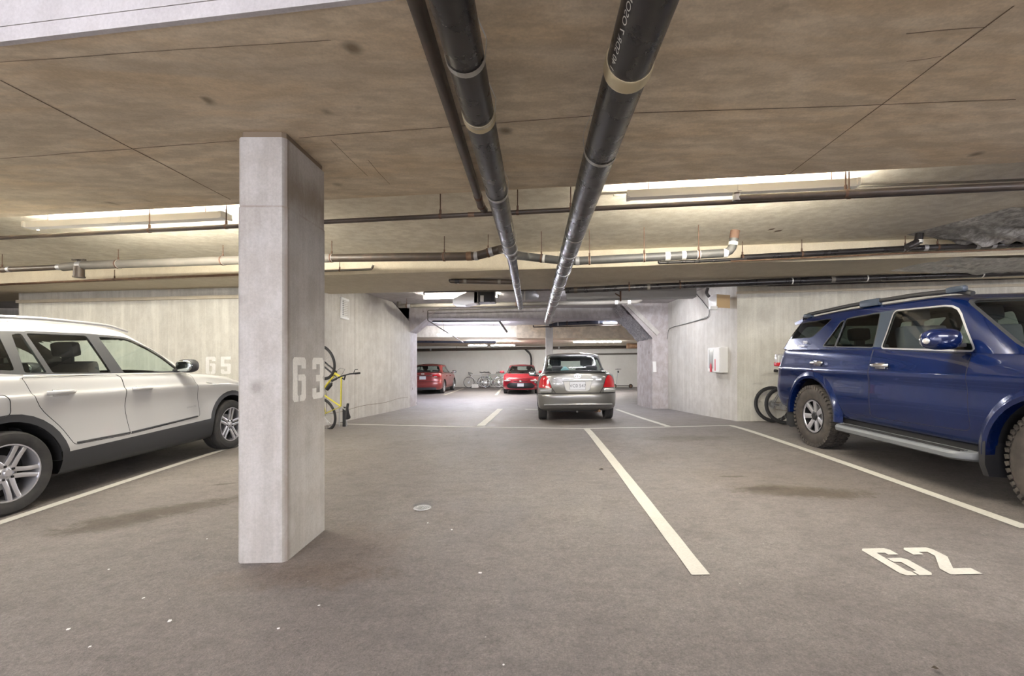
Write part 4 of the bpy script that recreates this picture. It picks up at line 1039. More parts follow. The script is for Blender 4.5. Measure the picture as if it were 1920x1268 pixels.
    for k in range(5 if style != 'seven' else 6):
        a = spin + 2*math.pi*(k + .5)/(5 if style != 'seven' else 6); box(lb, (math.cos(a)*rim_r*.235, yo + .004*o, math.sin(a)*rim_r*.235), (.018, .014, .018))
    bmobj('lug_nuts', lb, M['seam'], tw_)
    return tw_
def seat(bm, x, y, z, wdt=.5, hr=True, back=.62, lean=.16):
    """x: hip point; seat faces +x."""
    def rb(c, s, rot=None): box(bm, c, s, rot, bev=.04)
    rb((x + .05, y, z), (.52, wdt, .16)); ry = Matrix.Rotation(-lean, 3, 'Y')
    rb((x - .24, y, z + back/2 + .02), (.14, wdt * .95, back), ry)
    if hr: rb((x - .24 - back * lean, y, z + back + .15), (.10, .25, .16), ry); box(bm, (x - .24 - back*lean*.8, y, z + back + .03), (.02, .12, .12))

def make_car(S):
    root = empty('car'); tag(root, S['label'], 'car')
    bm = bmesh.new(); g0 = S['green'][0]
    fr_ = S.get('hole_f', g0[3] - .12); rr_ = S.get('hole_r', g0[2] + .12)
    hole = lambda s, y, z: rr_ < s < fr_ and abs(y) < g0[1] - .05
    shell(bm, S['lower'], S.get('crown', .05), sub=5, hole=hole)
    b2 = bmesh.new(); shell(b2, S['green'], S.get('roofcrown', .04), sub=6, ns=60)
    tmp = bpy.data.meshes.new('t'); b2.to_mesh(tmp); b2.free(); n0 = len(bm.faces); bm.from_mesh(tmp); bpy.data.meshes.remove(tmp)
    lay = bm.faces.layers.int.new('tag'); bm.faces.ensure_lookup_table()
    bm.normal_update(); names = ['body']; mats = {0: ('body', S['paint'])}
    gset = n0
    # fix normals outward
    for f in bm.faces:
        c = f.calc_center_median(); cc = Vector((max(.8, min(S['L'] - .8, c.x)), 0, .75 if c.z < 1.1 else 1.0))
        if f.normal.dot(c - cc) < 0: f.normal_flip()
    bm.normal_update()
    SD = lambda sgn, zmin=0, nm=.35: (lambda c, n: c.y * sgn > .2 and n.y * sgn > nm and c.z > zmin)
    tags = {}
    def T(name, mat):
        key = (name, mat)
        if key not in tags: tags[key] = len(tags) + 1
        return tags[key]
    for it in S['carve']:
        kind = it[0]
        if kind == 'side':      # ('side', sides, name, mat, poly, frame mat or None, frame width)
            _, sides, name, mat, poly, fm, fw = it[:7]; zmin = it[7] if len(it) > 7 else 0
            for sg in sides:
                fl = SD(sg, zmin, .30)
                nm = name
                if fm: carve(bm, lay, grow(poly, fw), 'side', fl, T(('window_trim' if name.endswith('window') else name + '_gap', sg, round(poly[0][0], 2)), fm) if fm != 'seam' else T('body', 'seam'), over=it[8] if len(it) > 8 else None)
                carve(bm, lay, poly, 'side', fl, T((name, sg) if 'window' not in name else (name, sg, round(poly[0][0], 2)), mat))
        elif kind in ('rear', 'front'):
            _, name, mat, poly, fm, fw = it[:6]; zr = it[6] if len(it) > 6 else (0, 9); nx = it[7] if len(it) > 7 else .15
            sg = 1 if kind == 'front' else -1; md = S['L'] / 2
            fl = lambda c, n: (c.x - md) * sg > .25 and n.x * sg > nx and zr[0] < c.z < zr[1]
            if fm: carve(bm, lay, grow(poly, fw), 'end', fl, T('body', fm) if fm == 'seam' else T(name + '_trim', fm))
            carve(bm, lay, poly, 'end', fl, T(name, mat))
        elif kind == 'seamline':  # ('seamline', sides, pts, width)
            _, sides, pts, wd = it
            for a, b in zip(pts, pts[1:]):
                d = (Vector(b) - Vector(a)).normalized() * .5 * wd; nn = Vector((-d.y, d.x)); a_ = Vector(a) - d; b_ = Vector(b) + d
                poly = [tuple(a_ + nn), tuple(b_ + nn), tuple(b_ - nn), tuple(a_ - nn)]
                for sg in sides: carve(bm, lay, poly, 'side', SD(sg), T('body', 'seam'), over=it[4] if len(it) > 4 else None)
        elif kind == 'rearseam':
            _, pts, wd, zr = it; md = S['L'] / 2
            sgn = -1
            for a, b in zip(pts, pts[1:]):
                d = (Vector(b) - Vector(a)).normalized() * .5 * wd; nn = Vector((-d.y, d.x)); a_ = Vector(a) - d; b_ = Vector(b) + d
                poly = [tuple(a_ + nn), tuple(b_ + nn), tuple(b_ - nn), tuple(a_ - nn)]
                carve(bm, lay, poly, 'end', lambda c, n: (c.x - md) * sgn > .5 and n.x * sgn > .1 and zr[0] < c.z < zr[1], T('body', 'seam'))
    # wheel arches
    r = S['wr']; ra = S['ra']
    for hx in S['hubs']:
        z0 = S.get('archz', r)
        poly = circle(hx, z0, ra, 32)
        for sg in (-1, 1):
            if S.get('clad'):
                carve(bm, lay, rpoly([(p[0], p[1]) for p in circle(hx, z0, ra + S['clad'], 32)], 0), 'side', lambda c, n: c.y * sg > .45 and c.z < 1.0, T(('arch_cladding', sg, hx), 'clad'))
            carve(bm, lay, poly, 'side', lambda c, n: c.y * sg > .45 and c.z < 1.1, 0, delete=True)
        if True: carve(bm, lay, [(hx - ra*.98, -.1), (hx + ra*.98, -.1), (hx + ra*.98, z0), (hx - ra*.98, z0)], 'side', lambda c, n: abs(c.y) > .45 and c.z < z0, 0, delete=True)
    if S.get('sill'):
        za, zb, = S['sill']
        for sg in (-1, 1): carve(bm, lay, [(S['hubs'][0] + ra, 0), (S['hubs'][1] - ra, 0), (S['hubs'][1] - ra - .02, zb), (S['hubs'][0] + ra + .02, za)], 'side', SD(sg, 0, -2), T(('sill_cladding', sg), 'clad'))
    if S.get('lowband'):    # bumper undersides in dark plastic
        s0, s1, z = S['lowband']
        carve(bm, lay, [(-1, 0), (s0, 0), (s0, z), (-1, z)], 'side', lambda c, n: True, T('lower_bumper', 'clad')); carve(bm, lay, [(s1, 0), (9, 0), (9, z), (s1, z)], 'side', lambda c, n: True, T('lower_bumper', 'clad'))
    # split into parts
    inv = {v: k for k, v in tags.items()}; groups = {}
    for f in bm.faces:
        nm, mt = inv.get(f[lay], ('body', S['paint'])); groups.setdefault(nm, {}).setdefault(mt, []).append(f)
    objs = {}
    xo = S['L'] / 2
    def emit(nm, d):
        m = bmesh.new(); vm = {}; slots = list(d)
        for si, mt in enumerate(slots):
            for f in d[mt]:
                vs = []
                for v in f.verts:
                    k = v.index
                    if k not in vm: vm[k] = m.verts.new((v.co.x - xo, v.co.y, v.co.z))
                    vs.append(vm[k])
                try: nf = m.faces.new(vs)
                except ValueError: continue
                nf.material_index = si
        base = nm[0] if isinstance(nm, tuple) else nm
        for f in m.faces: f.smooth = True
        me = bpy.data.meshes.new(base); m.to_mesh(me); m.free()
        try: me.set_sharp_from_angle(angle=R(42))
        except Exception: pass
        o = link(base, me, [M[s] for s in slots], root); return o
    bm.verts.index_update()
    for nm in sorted(groups, key=lambda k: (k != 'body', str(k))):
        objs[nm] = emit(nm, groups[nm])
    # cabin lining: inner skin of everything that is not glass
    m = bmesh.new(); vm = {}
    for f in bm.faces:
        nm, mt = inv.get(f[lay], ('body', S['paint']))
        if mt.startswith('glass'): continue
        if f.calc_center_median().z < .45: continue
        vs = []
        for v in f.verts:
            k = v.index
            if k not in vm: q = v.co - v.normal * .022; vm[k] = m.verts.new((q.x - xo, q.y, q.z))
            vs.append(vm[k])
        try: m.faces.new(vs[::-1])
        except ValueError: pass
    me = bpy.data.meshes.new('cabin_lining'); m.to_mesh(me); m.free(); link('cabin_lining', me, M['interior'], root)
    bm.free()
    # underbody and wheel wells
    W = S['lower'][3][1]
    b = bmesh.new(); hx0, hx1 = S['hubs']
    box(b, (0, 0, S['floorz']), (S['L'] - .5, W * 1.1, .10)); box(b, ((hx0 + hx1)/2 - xo, 0, S['floorz'] + .02), (hx1 - hx0 - 2*ra - .02, W * 1.86, .12))
    box(b, (-xo + .35, 0, S['floorz'] + .1), (.4, W * 1.1, .2)); box(b, (xo - .35, 0, S['floorz'] + .1), (.4, W * 1.1, .2))
    for hx in S['hubs']: tube(b, [(hx - xo, -W * .75, r), (hx - xo, W * .75, r)], .05, 10)
    bmobj('underbody', b, M['seam'], root)
    for hx in S['hubs']:
        for sg in (-1, 1):
            b = bmesh.new(); y0, y1 = sg * (W - .30), sg * (W - .012); n = 18; A = []; B = []; z0 = S.get('archz', r)
            for k in range(n + 1):
                a = math.pi * k / n; A.append(b.verts.new((hx - xo + ra * math.cos(a) * 1.0, y0, z0 + ra * math.sin(a)))); B.append(b.verts.new((hx - xo + ra * math.cos(a), y1, z0 + ra * math.sin(a))))
            for k in range(n): b.faces.new((A[k], A[k+1], B[k+1], B[k]))
            b.faces.new(A); bmobj('wheel_well', b, M['seam'], root)
    for hx in S['hubs']:
        for sg in (-1, 1):
            wheel(root, hx - xo, sg * S['wy'], r, S['ww'], sg, S['style'], S['rim'], S.get('tyre', 'tyre'), S.get('rimmat', 'alloy'), S.get('lug', False), spin=S.get('spin', .3) + hx)
    # cabin
    cs = S['cabin']   # (front seat x, rear seat x, seat z, half spacing)
    for sg in (-1, 1):
        b = bmesh.new(); seat(b, cs[0] - xo, sg * cs[3], cs[2]); bmobj('seat', b, M['seat'], root, smooth=True)
    b = bmesh.new()
    for sg in (-1, 1): seat(b, cs[1] - xo, sg * cs[3] * 1.05, cs[2] - .02, .66, back=.46)
    bmobj('rear_bench', b, M['seat'], root, smooth=True)
    b = bmesh.new(); gz = g0[0] if isinstance(g0[0], (int, float)) else pws(g0[0], g0[3])
    box(b, (cs[0] + .85 - xo, 0, gz - .16), (.42, g0[1] * 1.8, .26), bev=.05); bmobj('dashboard', b, M['interior'], root, smooth=True)
    b = bmesh.new(); torus(b, (0, 0, 0), .18, .014, 28, 8, M=Matrix.Translation((cs[0] + .5 - xo, cs[3] * S.get('driver', 1), gz - .10)) @ Matrix.Rotation(R(90), 4, 'Z') @ Matrix.Rotation(R(-25), 4, 'X'))
    bmobj('steering_wheel', b, M['interior'], root, smooth=True)
    return root, objs, xo
def part(name, bm, mat, root, smooth=True): return bmobj(name, bm, M[mat] if isinstance(mat, str) else mat, root, smooth=smooth)
def ellipsoid(bm, c, s, rot=None, e=None):
    r = bmesh.ops.create_uvsphere(bm, u_segments=24, v_segments=14, radius=1)
    for v in r['verts']:
        if e: v.co = Vector([math.copysign(abs(x) ** e, x) for x in v.co])
    Mx = Matrix.Translation(Vector(c)) @ (rot.to_4x4() if rot else Matrix()) @ Matrix.Diagonal((*s, 1)); bmesh.ops.transform(bm, matrix=Mx, verts=r['verts'])
def mirror(root, x, y, z, sg, mat, facing=1, sz=(.09, .12, .085), cap='black'):
    """door mirror; facing +1: glass looks to -x."""
    b = bmesh.new(); ellipsoid(b, (x, y + sg * .14, z), sz, e=.75); o = part('mirror', b, mat, root)
    b = bmesh.new(); box(b, (x + .01, y + sg * .03, z - .055), (.07, .14, .035), bev=.01); part('mirror_arm', b, cap, o)
    b = bmesh.new(); ellipsoid(b, (x - sz[0] * .78, y + sg * .14, z), (sz[0] * .28, sz[1] * .86, sz[2] * .82), e=.7); part('mirror_glass', b, pm('mirror_face', (.6, .65, .66), .06, 1), o)
    return o
def handle(par, x, y, z, sg, mat, L_=.24):
    b = bmesh.new()
    pts = [(x - L_/2, y, z), (x - L_*.36, y + sg*.030, z), (x, y + sg*.036, z + .002), (x + L_*.36, y + sg*.030, z), (x + L_/2, y, z)]
    tube(b, rounded(pts, .05), .020, 10); box(b, (x, y - sg * .002, z - .004), (L_ * .60, .012, .066), bev=.005)
    return part('handle', b, mat, par)
def plate(root, x, y, z, facing, s, tilt=0, col_=(.1, .12, .3), W=.31, H=.155):
    rz = R(90) if facing > 0 else R(-90)
    b = bmesh.new(); box(b, (0, 0, 0), (W, .006, H), bev=.002); o = part('license_plate', b, pm('plate_white', (.72, .74, .78), .4), root, smooth=False)
    o.location = (x, y, z); o.rotation_euler = (0, 0, rz)
    if s:
        me = textmesh(s, H * .60, extrude=.0008); t = link('lettering', me, pm('plate_letters', col_, .5), o); t.rotation_euler = (R(90), 0, 0); t.location = (0, -.0038, -.004)
        if facing > 0: pass
    return o
# ---------- white SUV, nose away from the camera
S = dict(label='white five-door SUV with dark lower cladding parked beside the long bay line', L=4.65, paint='p_white', wr=.355, ra=.415, clad=.065, archz=.37, hubs=(.98, 3.79), wy=.80, ww=.235, rim=.245, style='twin5', spin=R(8),
  floorz=.28, sill=(.44, .50), lowband=(.5, 4.3, .42), cabin=(2.32, 1.50, .66, .38),
  lower=[(.22, .82, .20, 4.40, .35, .55, 3), (.27, .90, .09, 4.56, .35, .60, 3), (.45, .938, .02, 4.64, .38, .65, 2.8), (.60, .928, .0, 4.65, .40, .70, 2.7), (.80, .922, .02, 4.63, .42, .75, 2.7),
         ([(0, .98), (3.3, .95), (4.65, .86)], .948, .04, 4.58, .45, .85, 2.7), ([(0, 1.03), (3.3, 1.0), (4.1, .96), (4.65, .88)], .925, .06, 4.52, .45, .85, 2.7),
         ([(0, 1.15), (1.2, 1.13), (3.0, 1.08), (3.6, 1.04), (4.1, .98), (4.5, .90)], .895, .08, 4.44, .45, .85, 2.7),
         ([(0, 1.20), (1.2, 1.18), (3.0, 1.12), (3.6, 1.075), (4.1, 1.01), (4.5, .91)], .85, .11, 4.38, .45, .85, 2.7)],
  crown=.07, hole_f=2.95, hole_r=.35,
  green=[([(0, 1.18), (1.2, 1.16), (2.9, 1.12), (3.5, 1.08)], .865, .10, 3.48, .35, .70, 3.2), ([(0, 1.40), (2.9, 1.36)], .785, .22, 3.05, .35, .62, 3.2), ([(.3, 1.57), (1.4, 1.615), (2.4, 1.59), (2.8, 1.50)], .69, .36, 2.68, .35, .55, 3.2),
         ([(.3, 1.62), (1.4, 1.675), (2.2, 1.66), (2.7, 1.56)], .645, .36, 2.52, .35, .5, 3.0), ([(.3, 1.64), (1.4, 1.70), (2.2, 1.685), (2.7, 1.60)], .58, .40, 2.42, .35, .45, 2.8)], roofcrown=.03,
  carve=[
   ('side', (-1, 1), 'window_band', 'clad', rpoly([(.47, 1.245), (.64, 1.55), (1.20, 1.572), (1.87, 1.588), (2.36, 1.572), (2.74, 1.405), (2.97, 1.145), (2.1, 1.148), (1.17, 1.180)], [.05, .06, 0, 0, .08, .1, .03, 0, 0]), None, 0),
   ('side', (-1, 1), 'front_door_window', 'glass_clear', rpoly([(2.13, 1.165), (2.00, 1.56), (2.36, 1.548), (2.72, 1.385), (2.93, 1.165)], [.02, .03, .10, .15, .04]), 'clad', .022),
   ('side', (-1, 1), 'rear_door_window', 'glass_clear', rpoly([(1.40, 1.19), (1.31, 1.56), (1.87, 1.563), (1.98, 1.175)], .02), 'clad', .022),
   ('side', (-1, 1), 'rear_door_window', 'glass_clear', rpoly([(1.17, 1.20), (1.19, 1.545), (1.27, 1.556), (1.35, 1.19)], .02), 'clad', .018),
   ('side', (-1, 1), 'quarter_window', 'glass_dark', rpoly([(.50, 1.27), (.66, 1.53), (1.09, 1.545), (1.10, 1.22)], [.04, .05, .03, .03]), 'clad', .02),
   ('side', (-1, 1), 'front_door', 'p_white', rpoly([(2.10, .50), (2.055, .78), (2.06, 1.13), (2.02, 1.158), (3.06, 1.12), (3.10, .90), (3.14, .56)], [.02, .1, .02, .0, .03, .1, .05]), 'seam', .006, 0, None),
   ('side', (-1, 1), 'rear_door', 'p_white', rpoly([(1.50, .50), (1.40, .68), (1.18, .92), (1.12, 1.155), (2.02, 1.148), (2.048, 1.12), (2.048, .78), (2.094, .50)], [.03, .1, .1, .02, .01, .01, .1, .02]), 'seam', .006, 0, None),
   ('rear', 'rear_window', 'glass_dark', rpoly([(-.62, 1.26), (.62, 1.26), (.52, 1.55), (-.52, 1.55)], .05), 'clad', .02, (1.2, 1.7)),
   ('front', 'windshield', 'glass_clear', rpoly([(-.74, 1.10), (.74, 1.10), (.57, 1.575), (-.57, 1.575)], .05), 'clad', .02, (1.05, 1.7), .12)])
car, ob, xo = make_car(S)
for sg in (-1, 1):
    mirror(car, 2.86 - xo, sg * .86, 1.225, sg, 'clad', sz=(.085, .115, .085))
    b = bmesh.new(); tube(b, rounded([(.60 - xo, sg*.655, 1.64), (.75 - xo, sg*.655, 1.685), (1.5 - xo, sg*.65, 1.712), (2.2 - xo, sg*.64, 1.695), (2.45 - xo, sg*.615, 1.64)], .15), .016, 8); part('roof_rail', b, 'alloy', car)
    b = bmesh.new(); tube(b, [(1.12 - xo, sg*.885, 1.175), (1.9 - xo, sg*.882, 1.158), (2.98 - xo, sg*.872, 1.132)], .008, 6); part('belt_moulding', b, 'zinc', car)
    b = bmesh.new(); tube(b, [(1.52 - xo, sg*.934, .512), (2.09 - xo, sg*.936, .514)], .010, 6); part('door_moulding', b, 'clad', car)
    b = bmesh.new(); tube(b, [(2.11 - xo, sg*.936, .514), (3.08 - xo, sg*.936, .562)], .010, 6); part('door_moulding', b, 'clad', car)
    handle(ob[('front_door', sg)], 2.25 - xo, sg*.942, .985, sg, 'p_white'); handle(ob[('rear_door', sg)], 1.38 - xo, sg*.942, 1.01, sg, 'p_white')
    b = bmesh.new(); box(b, (3.31 - xo, sg*.938, .99), (.11, .006, .022), Matrix.Rotation(R(12), 3, 'Y'), bev=.003); part('fender_vent', b, 'zinc', car)
    me = textmesh('xDrive28i', .040, extrude=.001); o = link('badge', me, M['dullsteel'], car); o.rotation_euler = (R(90), 0, 0 if sg < 0 else R(180)); o.location = (2.97 - xo, sg*.9475, .70)
    b = bmesh.new(); box(b, (.12 - xo, sg*.72, .98), (.10, .30, .16), bev=.03); part('tail_lamp', b, 'lamp_red', car)
    b = bmesh.new(); ellipsoid(b, (4.30 - xo, sg*.68, .86), (.22, .16, .07)); part('headlamp', b, 'lamp_clear', car)
b = bmesh.new(); box(b, (1.9 - xo, -.80, .235), (.07, .05, .03), bev=.008); part('jack_point_cover', b, 'white', car)
b = bmesh.new()
tube(b, rounded([(.60 - xo, -.9405, 1.02), (.93 - xo, -.9435, 1.02), (.97 - xo, -.944, .98), (.97 - xo, -.944, .86), (.93 - xo, -.944, .83), (.60 - xo, -.942, .83)], .04), .0028, 6); part('fuel_flap_gap', b, 'seam', car)
def place(car, hubs, r, X, Yrear, head, xo):
    """set a car down with its rear axle at Yrear; head +1 nose away from the camera, -1 towards it."""
    rz = R(90) if head > 0 else R(-90); wb = hubs[1] - hubs[0]; yr, yf = Yrear, Yrear + head * wb
    zr_, zf_ = F(X, yr), F(X, yf); pitch = math.atan2(zf_ - zr_, wb); roll = math.atan2(F(X + .75, (yr + yf)/2) - F(X - .75, (yr + yf)/2), 1.5)
    ox = hubs[0] - xo
    fwd = Vector((0, head * math.cos(pitch), math.sin(pitch))); right = Vector((math.cos(roll), 0, math.sin(roll))); left = -right if head > 0 else right
    left = (left - fwd * left.dot(fwd)).normalized(); up = fwd.cross(left)
    base = Vector((X, yr, zr_)) - fwd * ox
    car.matrix_world = Matrix(((fwd.x, left.x, up.x, base.x), (fwd.y, left.y, up.y, base.y), (fwd.z, left.z, up.z, base.z), (0, 0, 0, 1)))
place(car, S['hubs'], S['wr'], -5.34, 3.84, 1, xo)

M['pillar_blue'] = pm('satin_pillar', (.045, .06, .085), .35, .2)
# ---------- blue SUV, nose towards the camera
S = dict(label='dark blue off-road SUV with knobbly tyres and a running board, nose toward the open bays', L=4.85, paint='p_blue', wr=.398, ra=.475, archz=.43, hubs=(1.08, 3.87), wy=.81, ww=.255, rim=.225, style='seven', tyre='tyre_dusty', lug=True, spin=R(20),
  floorz=.42, cabin=(2.42, 1.55, .86, .40), driver=1,
  lower=[(.42, .84, .25, 4.60, .25, .5, 3.5), (.46, .90, .12, 4.72, .28, .55, 3.5), (.56, .925, .04, 4.80, .30, .6, 3.4), (.72, .94, .0, 4.84, .32, .6, 3.3), (.90, .935, .02, 4.84, .32, .6, 3.3),
         (1.00, .945, .05, 4.83, .32, .6, 3.3), ([(0, 1.08), (3.5, 1.07), (4.85, 1.02)], .93, .07, 4.80, .32, .6, 3.2), ([(0, 1.24), (1.3, 1.22), (3.3, 1.16), (4.7, 1.08)], .90, .10, 4.75, .34, .6, 3.2),
         ([(0, 1.30), (1.3, 1.275), (3.3, 1.205), (4.1, 1.17), (4.7, 1.10)], .865, .12, 4.70, .34, .6, 3.2)],
  crown=.07, hole_f=3.25, hole_r=.35,
  green=[([(0, 1.29), (1.3, 1.265), (3.3, 1.20)], .87, .12, 3.72, .22, .55, 4.0), ([(0, 1.50), (3.3, 1.44)], .80, .24, 3.38, .24, .5, 4.0), ([(.2, 1.66), (1.5, 1.69), (3.2, 1.66)], .735, .38, 3.06, .24, .45, 4.0),
         ([(.2, 1.70), (1.5, 1.735), (2.8, 1.73), (3.2, 1.69)], .70, .40, 2.94, .24, .45, 3.6), ([(.2, 1.72), (1.5, 1.76), (2.7, 1.755), (3.1, 1.72)], .64, .42, 2.86, .24, .4, 3.4)], roofcrown=.025,
  carve=[
   ('side', (-1, 1), 'door_pillar', 'pillar_blue', rpoly([(2.02, 1.285), (1.99, 1.665), (2.24, 1.67), (2.21, 1.275)], .005), None, 0),
   ('side', (-1, 1), 'front_door_window', 'glass_clear', rpoly([(2.19, 1.275), (2.22, 1.655), (2.90, 1.64), (3.19, 1.235)], [.03, .04, .11, .03]), 'dullsteel', .016),
   ('side', (-1, 1), 'rear_door_window', 'glass_dark', rpoly([(1.45, 1.305), (1.50, 1.63), (2.02, 1.655), (2.06, 1.285)], [.02, .03, .03, .02]), 'clad', .014),
   ('side', (-1, 1), 'rear_door_window', 'glass_dark', rpoly([(1.20, 1.315), (1.41, 1.60), (1.46, 1.61), (1.42, 1.305)], [.02, .02, .01, .01]), 'clad', .014),
   ('side', (-1, 1), 'quarter_window', 'glass_dark', rpoly([(.33, 1.44), (.50, 1.645), (1.22, 1.66), (.90, 1.44)], [.04, .04, .05, .06]), 'seam', .008),
   ('side', (-1, 1), 'front_door', 'p_blue', rpoly([(2.12, .53), (2.11, 1.22), (2.08, 1.255), (3.20, 1.20), (3.24, .56)], [.03, .05, .0, .03, .06]), 'seam', .006, 0, None),
   ('side', (-1, 1), 'rear_door', 'p_blue', rpoly([(1.68, .53), (1.50, .80), (1.28, .95), (1.06, 1.03), (1.05, 1.10), (1.17, 1.27), (2.07, 1.25), (2.095, 1.215), (2.10, .53)], [.04, .1, .06, .03, .05, .02, .0, .05, .03]), 'seam', .006, 0, None),
   ('rear', 'rear_window', 'glass_dark', rpoly([(-.66, 1.34), (.66, 1.34), (.58, 1.62), (-.58, 1.62)], .05), 'clad', .02, (1.25, 1.7)),
   ('front', 'windshield', 'glass_mid', rpoly([(-.76, 1.235), (.76, 1.235), (.64, 1.675), (-.64, 1.675)], .05), 'clad', .02, (1.18, 1.75), .12)])
car, ob, xo = make_car(S)
def flare(bm, hx, z0, ra, y, sg, wd, th, a0, a1, ends=()):
    n = 22; prev = None
    for k in range(n + 1):
        a = lerp(a0, a1, k / n); c, s = math.cos(a), math.sin(a); e = 1 + .0 * k
        pts = [(ra, y - .06), (ra - .004, y + th), (ra + .03, y + th + .006), (ra + wd, y + th * .3), (ra + wd + .02, y - .012)]
        ring = [bm.verts.new((hx + c * p[0], sg * p[1], z0 + s * p[0])) for p in pts]
        if prev:
            for i in range(len(pts) - 1): bm.faces.new((prev[i], prev[i+1], ring[i+1], ring[i]))
        prev = ring
for sg in (-1, 1):
    mirror(car, 3.10 - xo, sg * .90, 1.335, sg, 'p_blue', sz=(.085, .155, .092))
    b = bmesh.new(); ellipsoid(b, (3.115 - xo, sg*1.185, 1.32), (.035, .018, .026)); part('mirror_indicator', b, 'lamp_clear', car)
    for hx, nm in zip(S['hubs'], ('rear', 'front')):
        b = bmesh.new(); flare(b, hx - xo, .43, .472, .925, sg, .085, .035, R(-4), R(184)); part('wheel_arch_flare', b, 'p_blue', car)
    # running board
    b = bmesh.new(); n = 24; prev = None
    for k in range(n + 1):
        x = lerp(1.62, 3.33, k / n) - xo; tp = min(1, k / 2.0, (n - k) / 2.0); w0 = .90; w1 = lerp(.93, 1.075, tp ** .5)
        ring = [b.verts.new((x, sg*yy, zz)) for yy, zz in ((w0, .395), (w1 - .02, .39), (w1, .37), (w1 - .005, .335), (w1 - .05, .315), (w0, .33))]
        if prev:
            for i in range(6): b.faces.new((prev[i], prev[(i+1) % 6], ring[(i+1) % 6], ring[i]))
        else: b.faces.new(ring)
        prev = ring
    b.faces.new(prev[::-1]); rbd = part('running_board', b, pm('dusty_grey_board', (.16, .17, .18), .5), car)
    b = bmesh.new()
    for k in range(3): box(b, (2.48 - xo, sg*(.945 + .032*k), .396), (1.5, .012, .006), bev=.002)
    part('step_tread', b, 'black', rbd)
    for hx in S['hubs'][:1]:
        b = bmesh.new(); x = hx - xo - .50; extr(b, [(x, sg*.70, .58), (x, sg*.97, .58), (x - .0, sg*.985, .22), (x, sg*.93, .18), (x, sg*.72, .18)], (-.012, 0, 0)); part('mud_flap', b, 'rubber', car)
    b = bmesh.new(); x = 3.35 - xo; extr(b, [(x, sg*.60, .62), (x, sg*.93, .62), (x, sg*.965, .50), (x, sg*.965, .32), (x, sg*.93, .22), (x, sg*.66, .20)], (.05, 0, 0)); part('mud_flap', b, 'black', car)
    handle(ob[('front_door', sg)], 2.28 - xo, sg*.947, 1.09, sg, 'chrome', .22); handle(ob[('rear_door', sg)], 1.22 - xo, sg*.944, 1.10, sg, 'chrome', .22)
    b = bmesh.new(); tube(b, rounded([(.52 - xo, sg*.685, 1.725), (.62 - xo, sg*.685, 1.765), (1.5 - xo, sg*.68, 1.80), (2.4 - xo, sg*.675, 1.80), (2.85 - xo, sg*.66, 1.78), (2.98 - xo, sg*.65, 1.735)], .12), .024, 10); rl = part('roof_rail', b, 'black', car)
    for xx, L_ in ((.62, .18), (1.80, .30), (2.86, .18)):
        b = bmesh.new(); box(b, (xx - xo, sg*.683, 1.79 if xx > 1 else 1.75), (L_, .06, .085 if xx == 1.8 else .06), bev=.025); part('rail_foot', b, M['pillar_blue'], rl)
    b = bmesh.new(); box(b, (.13 - xo, sg*.80, 1.12), (.14, .18, .20), bev=.05); tl = part('tail_lamp', b, 'lamp_clear', car)
    b = bmesh.new(); box(b, (.125 - xo, sg*.805, 1.06), (.15, .18, .07), bev=.03); part('red_lens', b, 'lamp_red', tl)
    b = bmesh.new(); ellipsoid(b, (4.68 - xo, sg*.72, .97), (.10, .15, .075), e=.8); part('headlamp', b, 'lamp_clear', car)
    for s_, (x, z) in (('TRD', (.83, 1.37)), ('OFF ROAD', (.75, 1.325))):
        me = textmesh(s_, .055 if s_ == 'TRD' else .035, extrude=.0015); o = link('decal', me, M['white'], car); o.rotation_euler = (R(90 - 12), 0, 0 if sg < 0 else R(180)); o.location = ((x if sg < 0 else x) - xo, sg*(.862 if s_ == 'TRD' else .874), z)
b = bmesh.new(); n = 20; A = []; Bv = []     # roof spoiler
for k in range(n + 1):
    y = lerp(-.66, .66, k / n); e = (abs(y) / .66) ** 4 * .06
    A.append((.44 - xo, y, 1.745 - e * .4)); Bv.append((.17 - xo + e, y, 1.70 - e * .4))
TA = [b.verts.new(p) for p in A]; TB = [b.verts.new(p) for p in Bv]; UA = [b.verts.new((p[0], p[1], p[2] - .06)) for p in A]; UB = [b.verts.new((p[0] + .02, p[1], p[2] - .035)) for p in Bv]
for k in range(n): b.faces.new((TA[k], TA[k+1], TB[k+1], TB[k])); b.faces.new((UA[k], UB[k], UB[k+1], UA[k+1])); b.faces.new((TB[k], TB[k+1], UB[k+1], UB[k]))
b.faces.new((TA[0], TB[0], UB[0], UA[0])); b.faces.new((TA[-1], UA[-1], UB[-1], TB[-1])); part('roof_spoiler', b, 'p_blue', car)
b = bmesh.new(); box(b, (4.80 - xo, 0, .86), (.12, 1.3, .30), bev=.05); part('grille', b, 'black', car)
b = bmesh.new(); box(b, (3.62 - xo, 0, 1.262), (.60, .62, .05), bev=.02); 
bmesh.ops.transform(b, matrix=Matrix.Translation((.45, 0, -.03)), verts=b.verts); part('hood_scoop', b, 'p_blue', car)
for o in car.children:
    if o.name.startswith('wheel') and not o.name.startswith('wheel_') and o.location.x > 0: o.rotation_euler = (0, 0, R(-11))
place(car, S['hubs'], S['wr'], 4.57, 5.95, -1, xo)

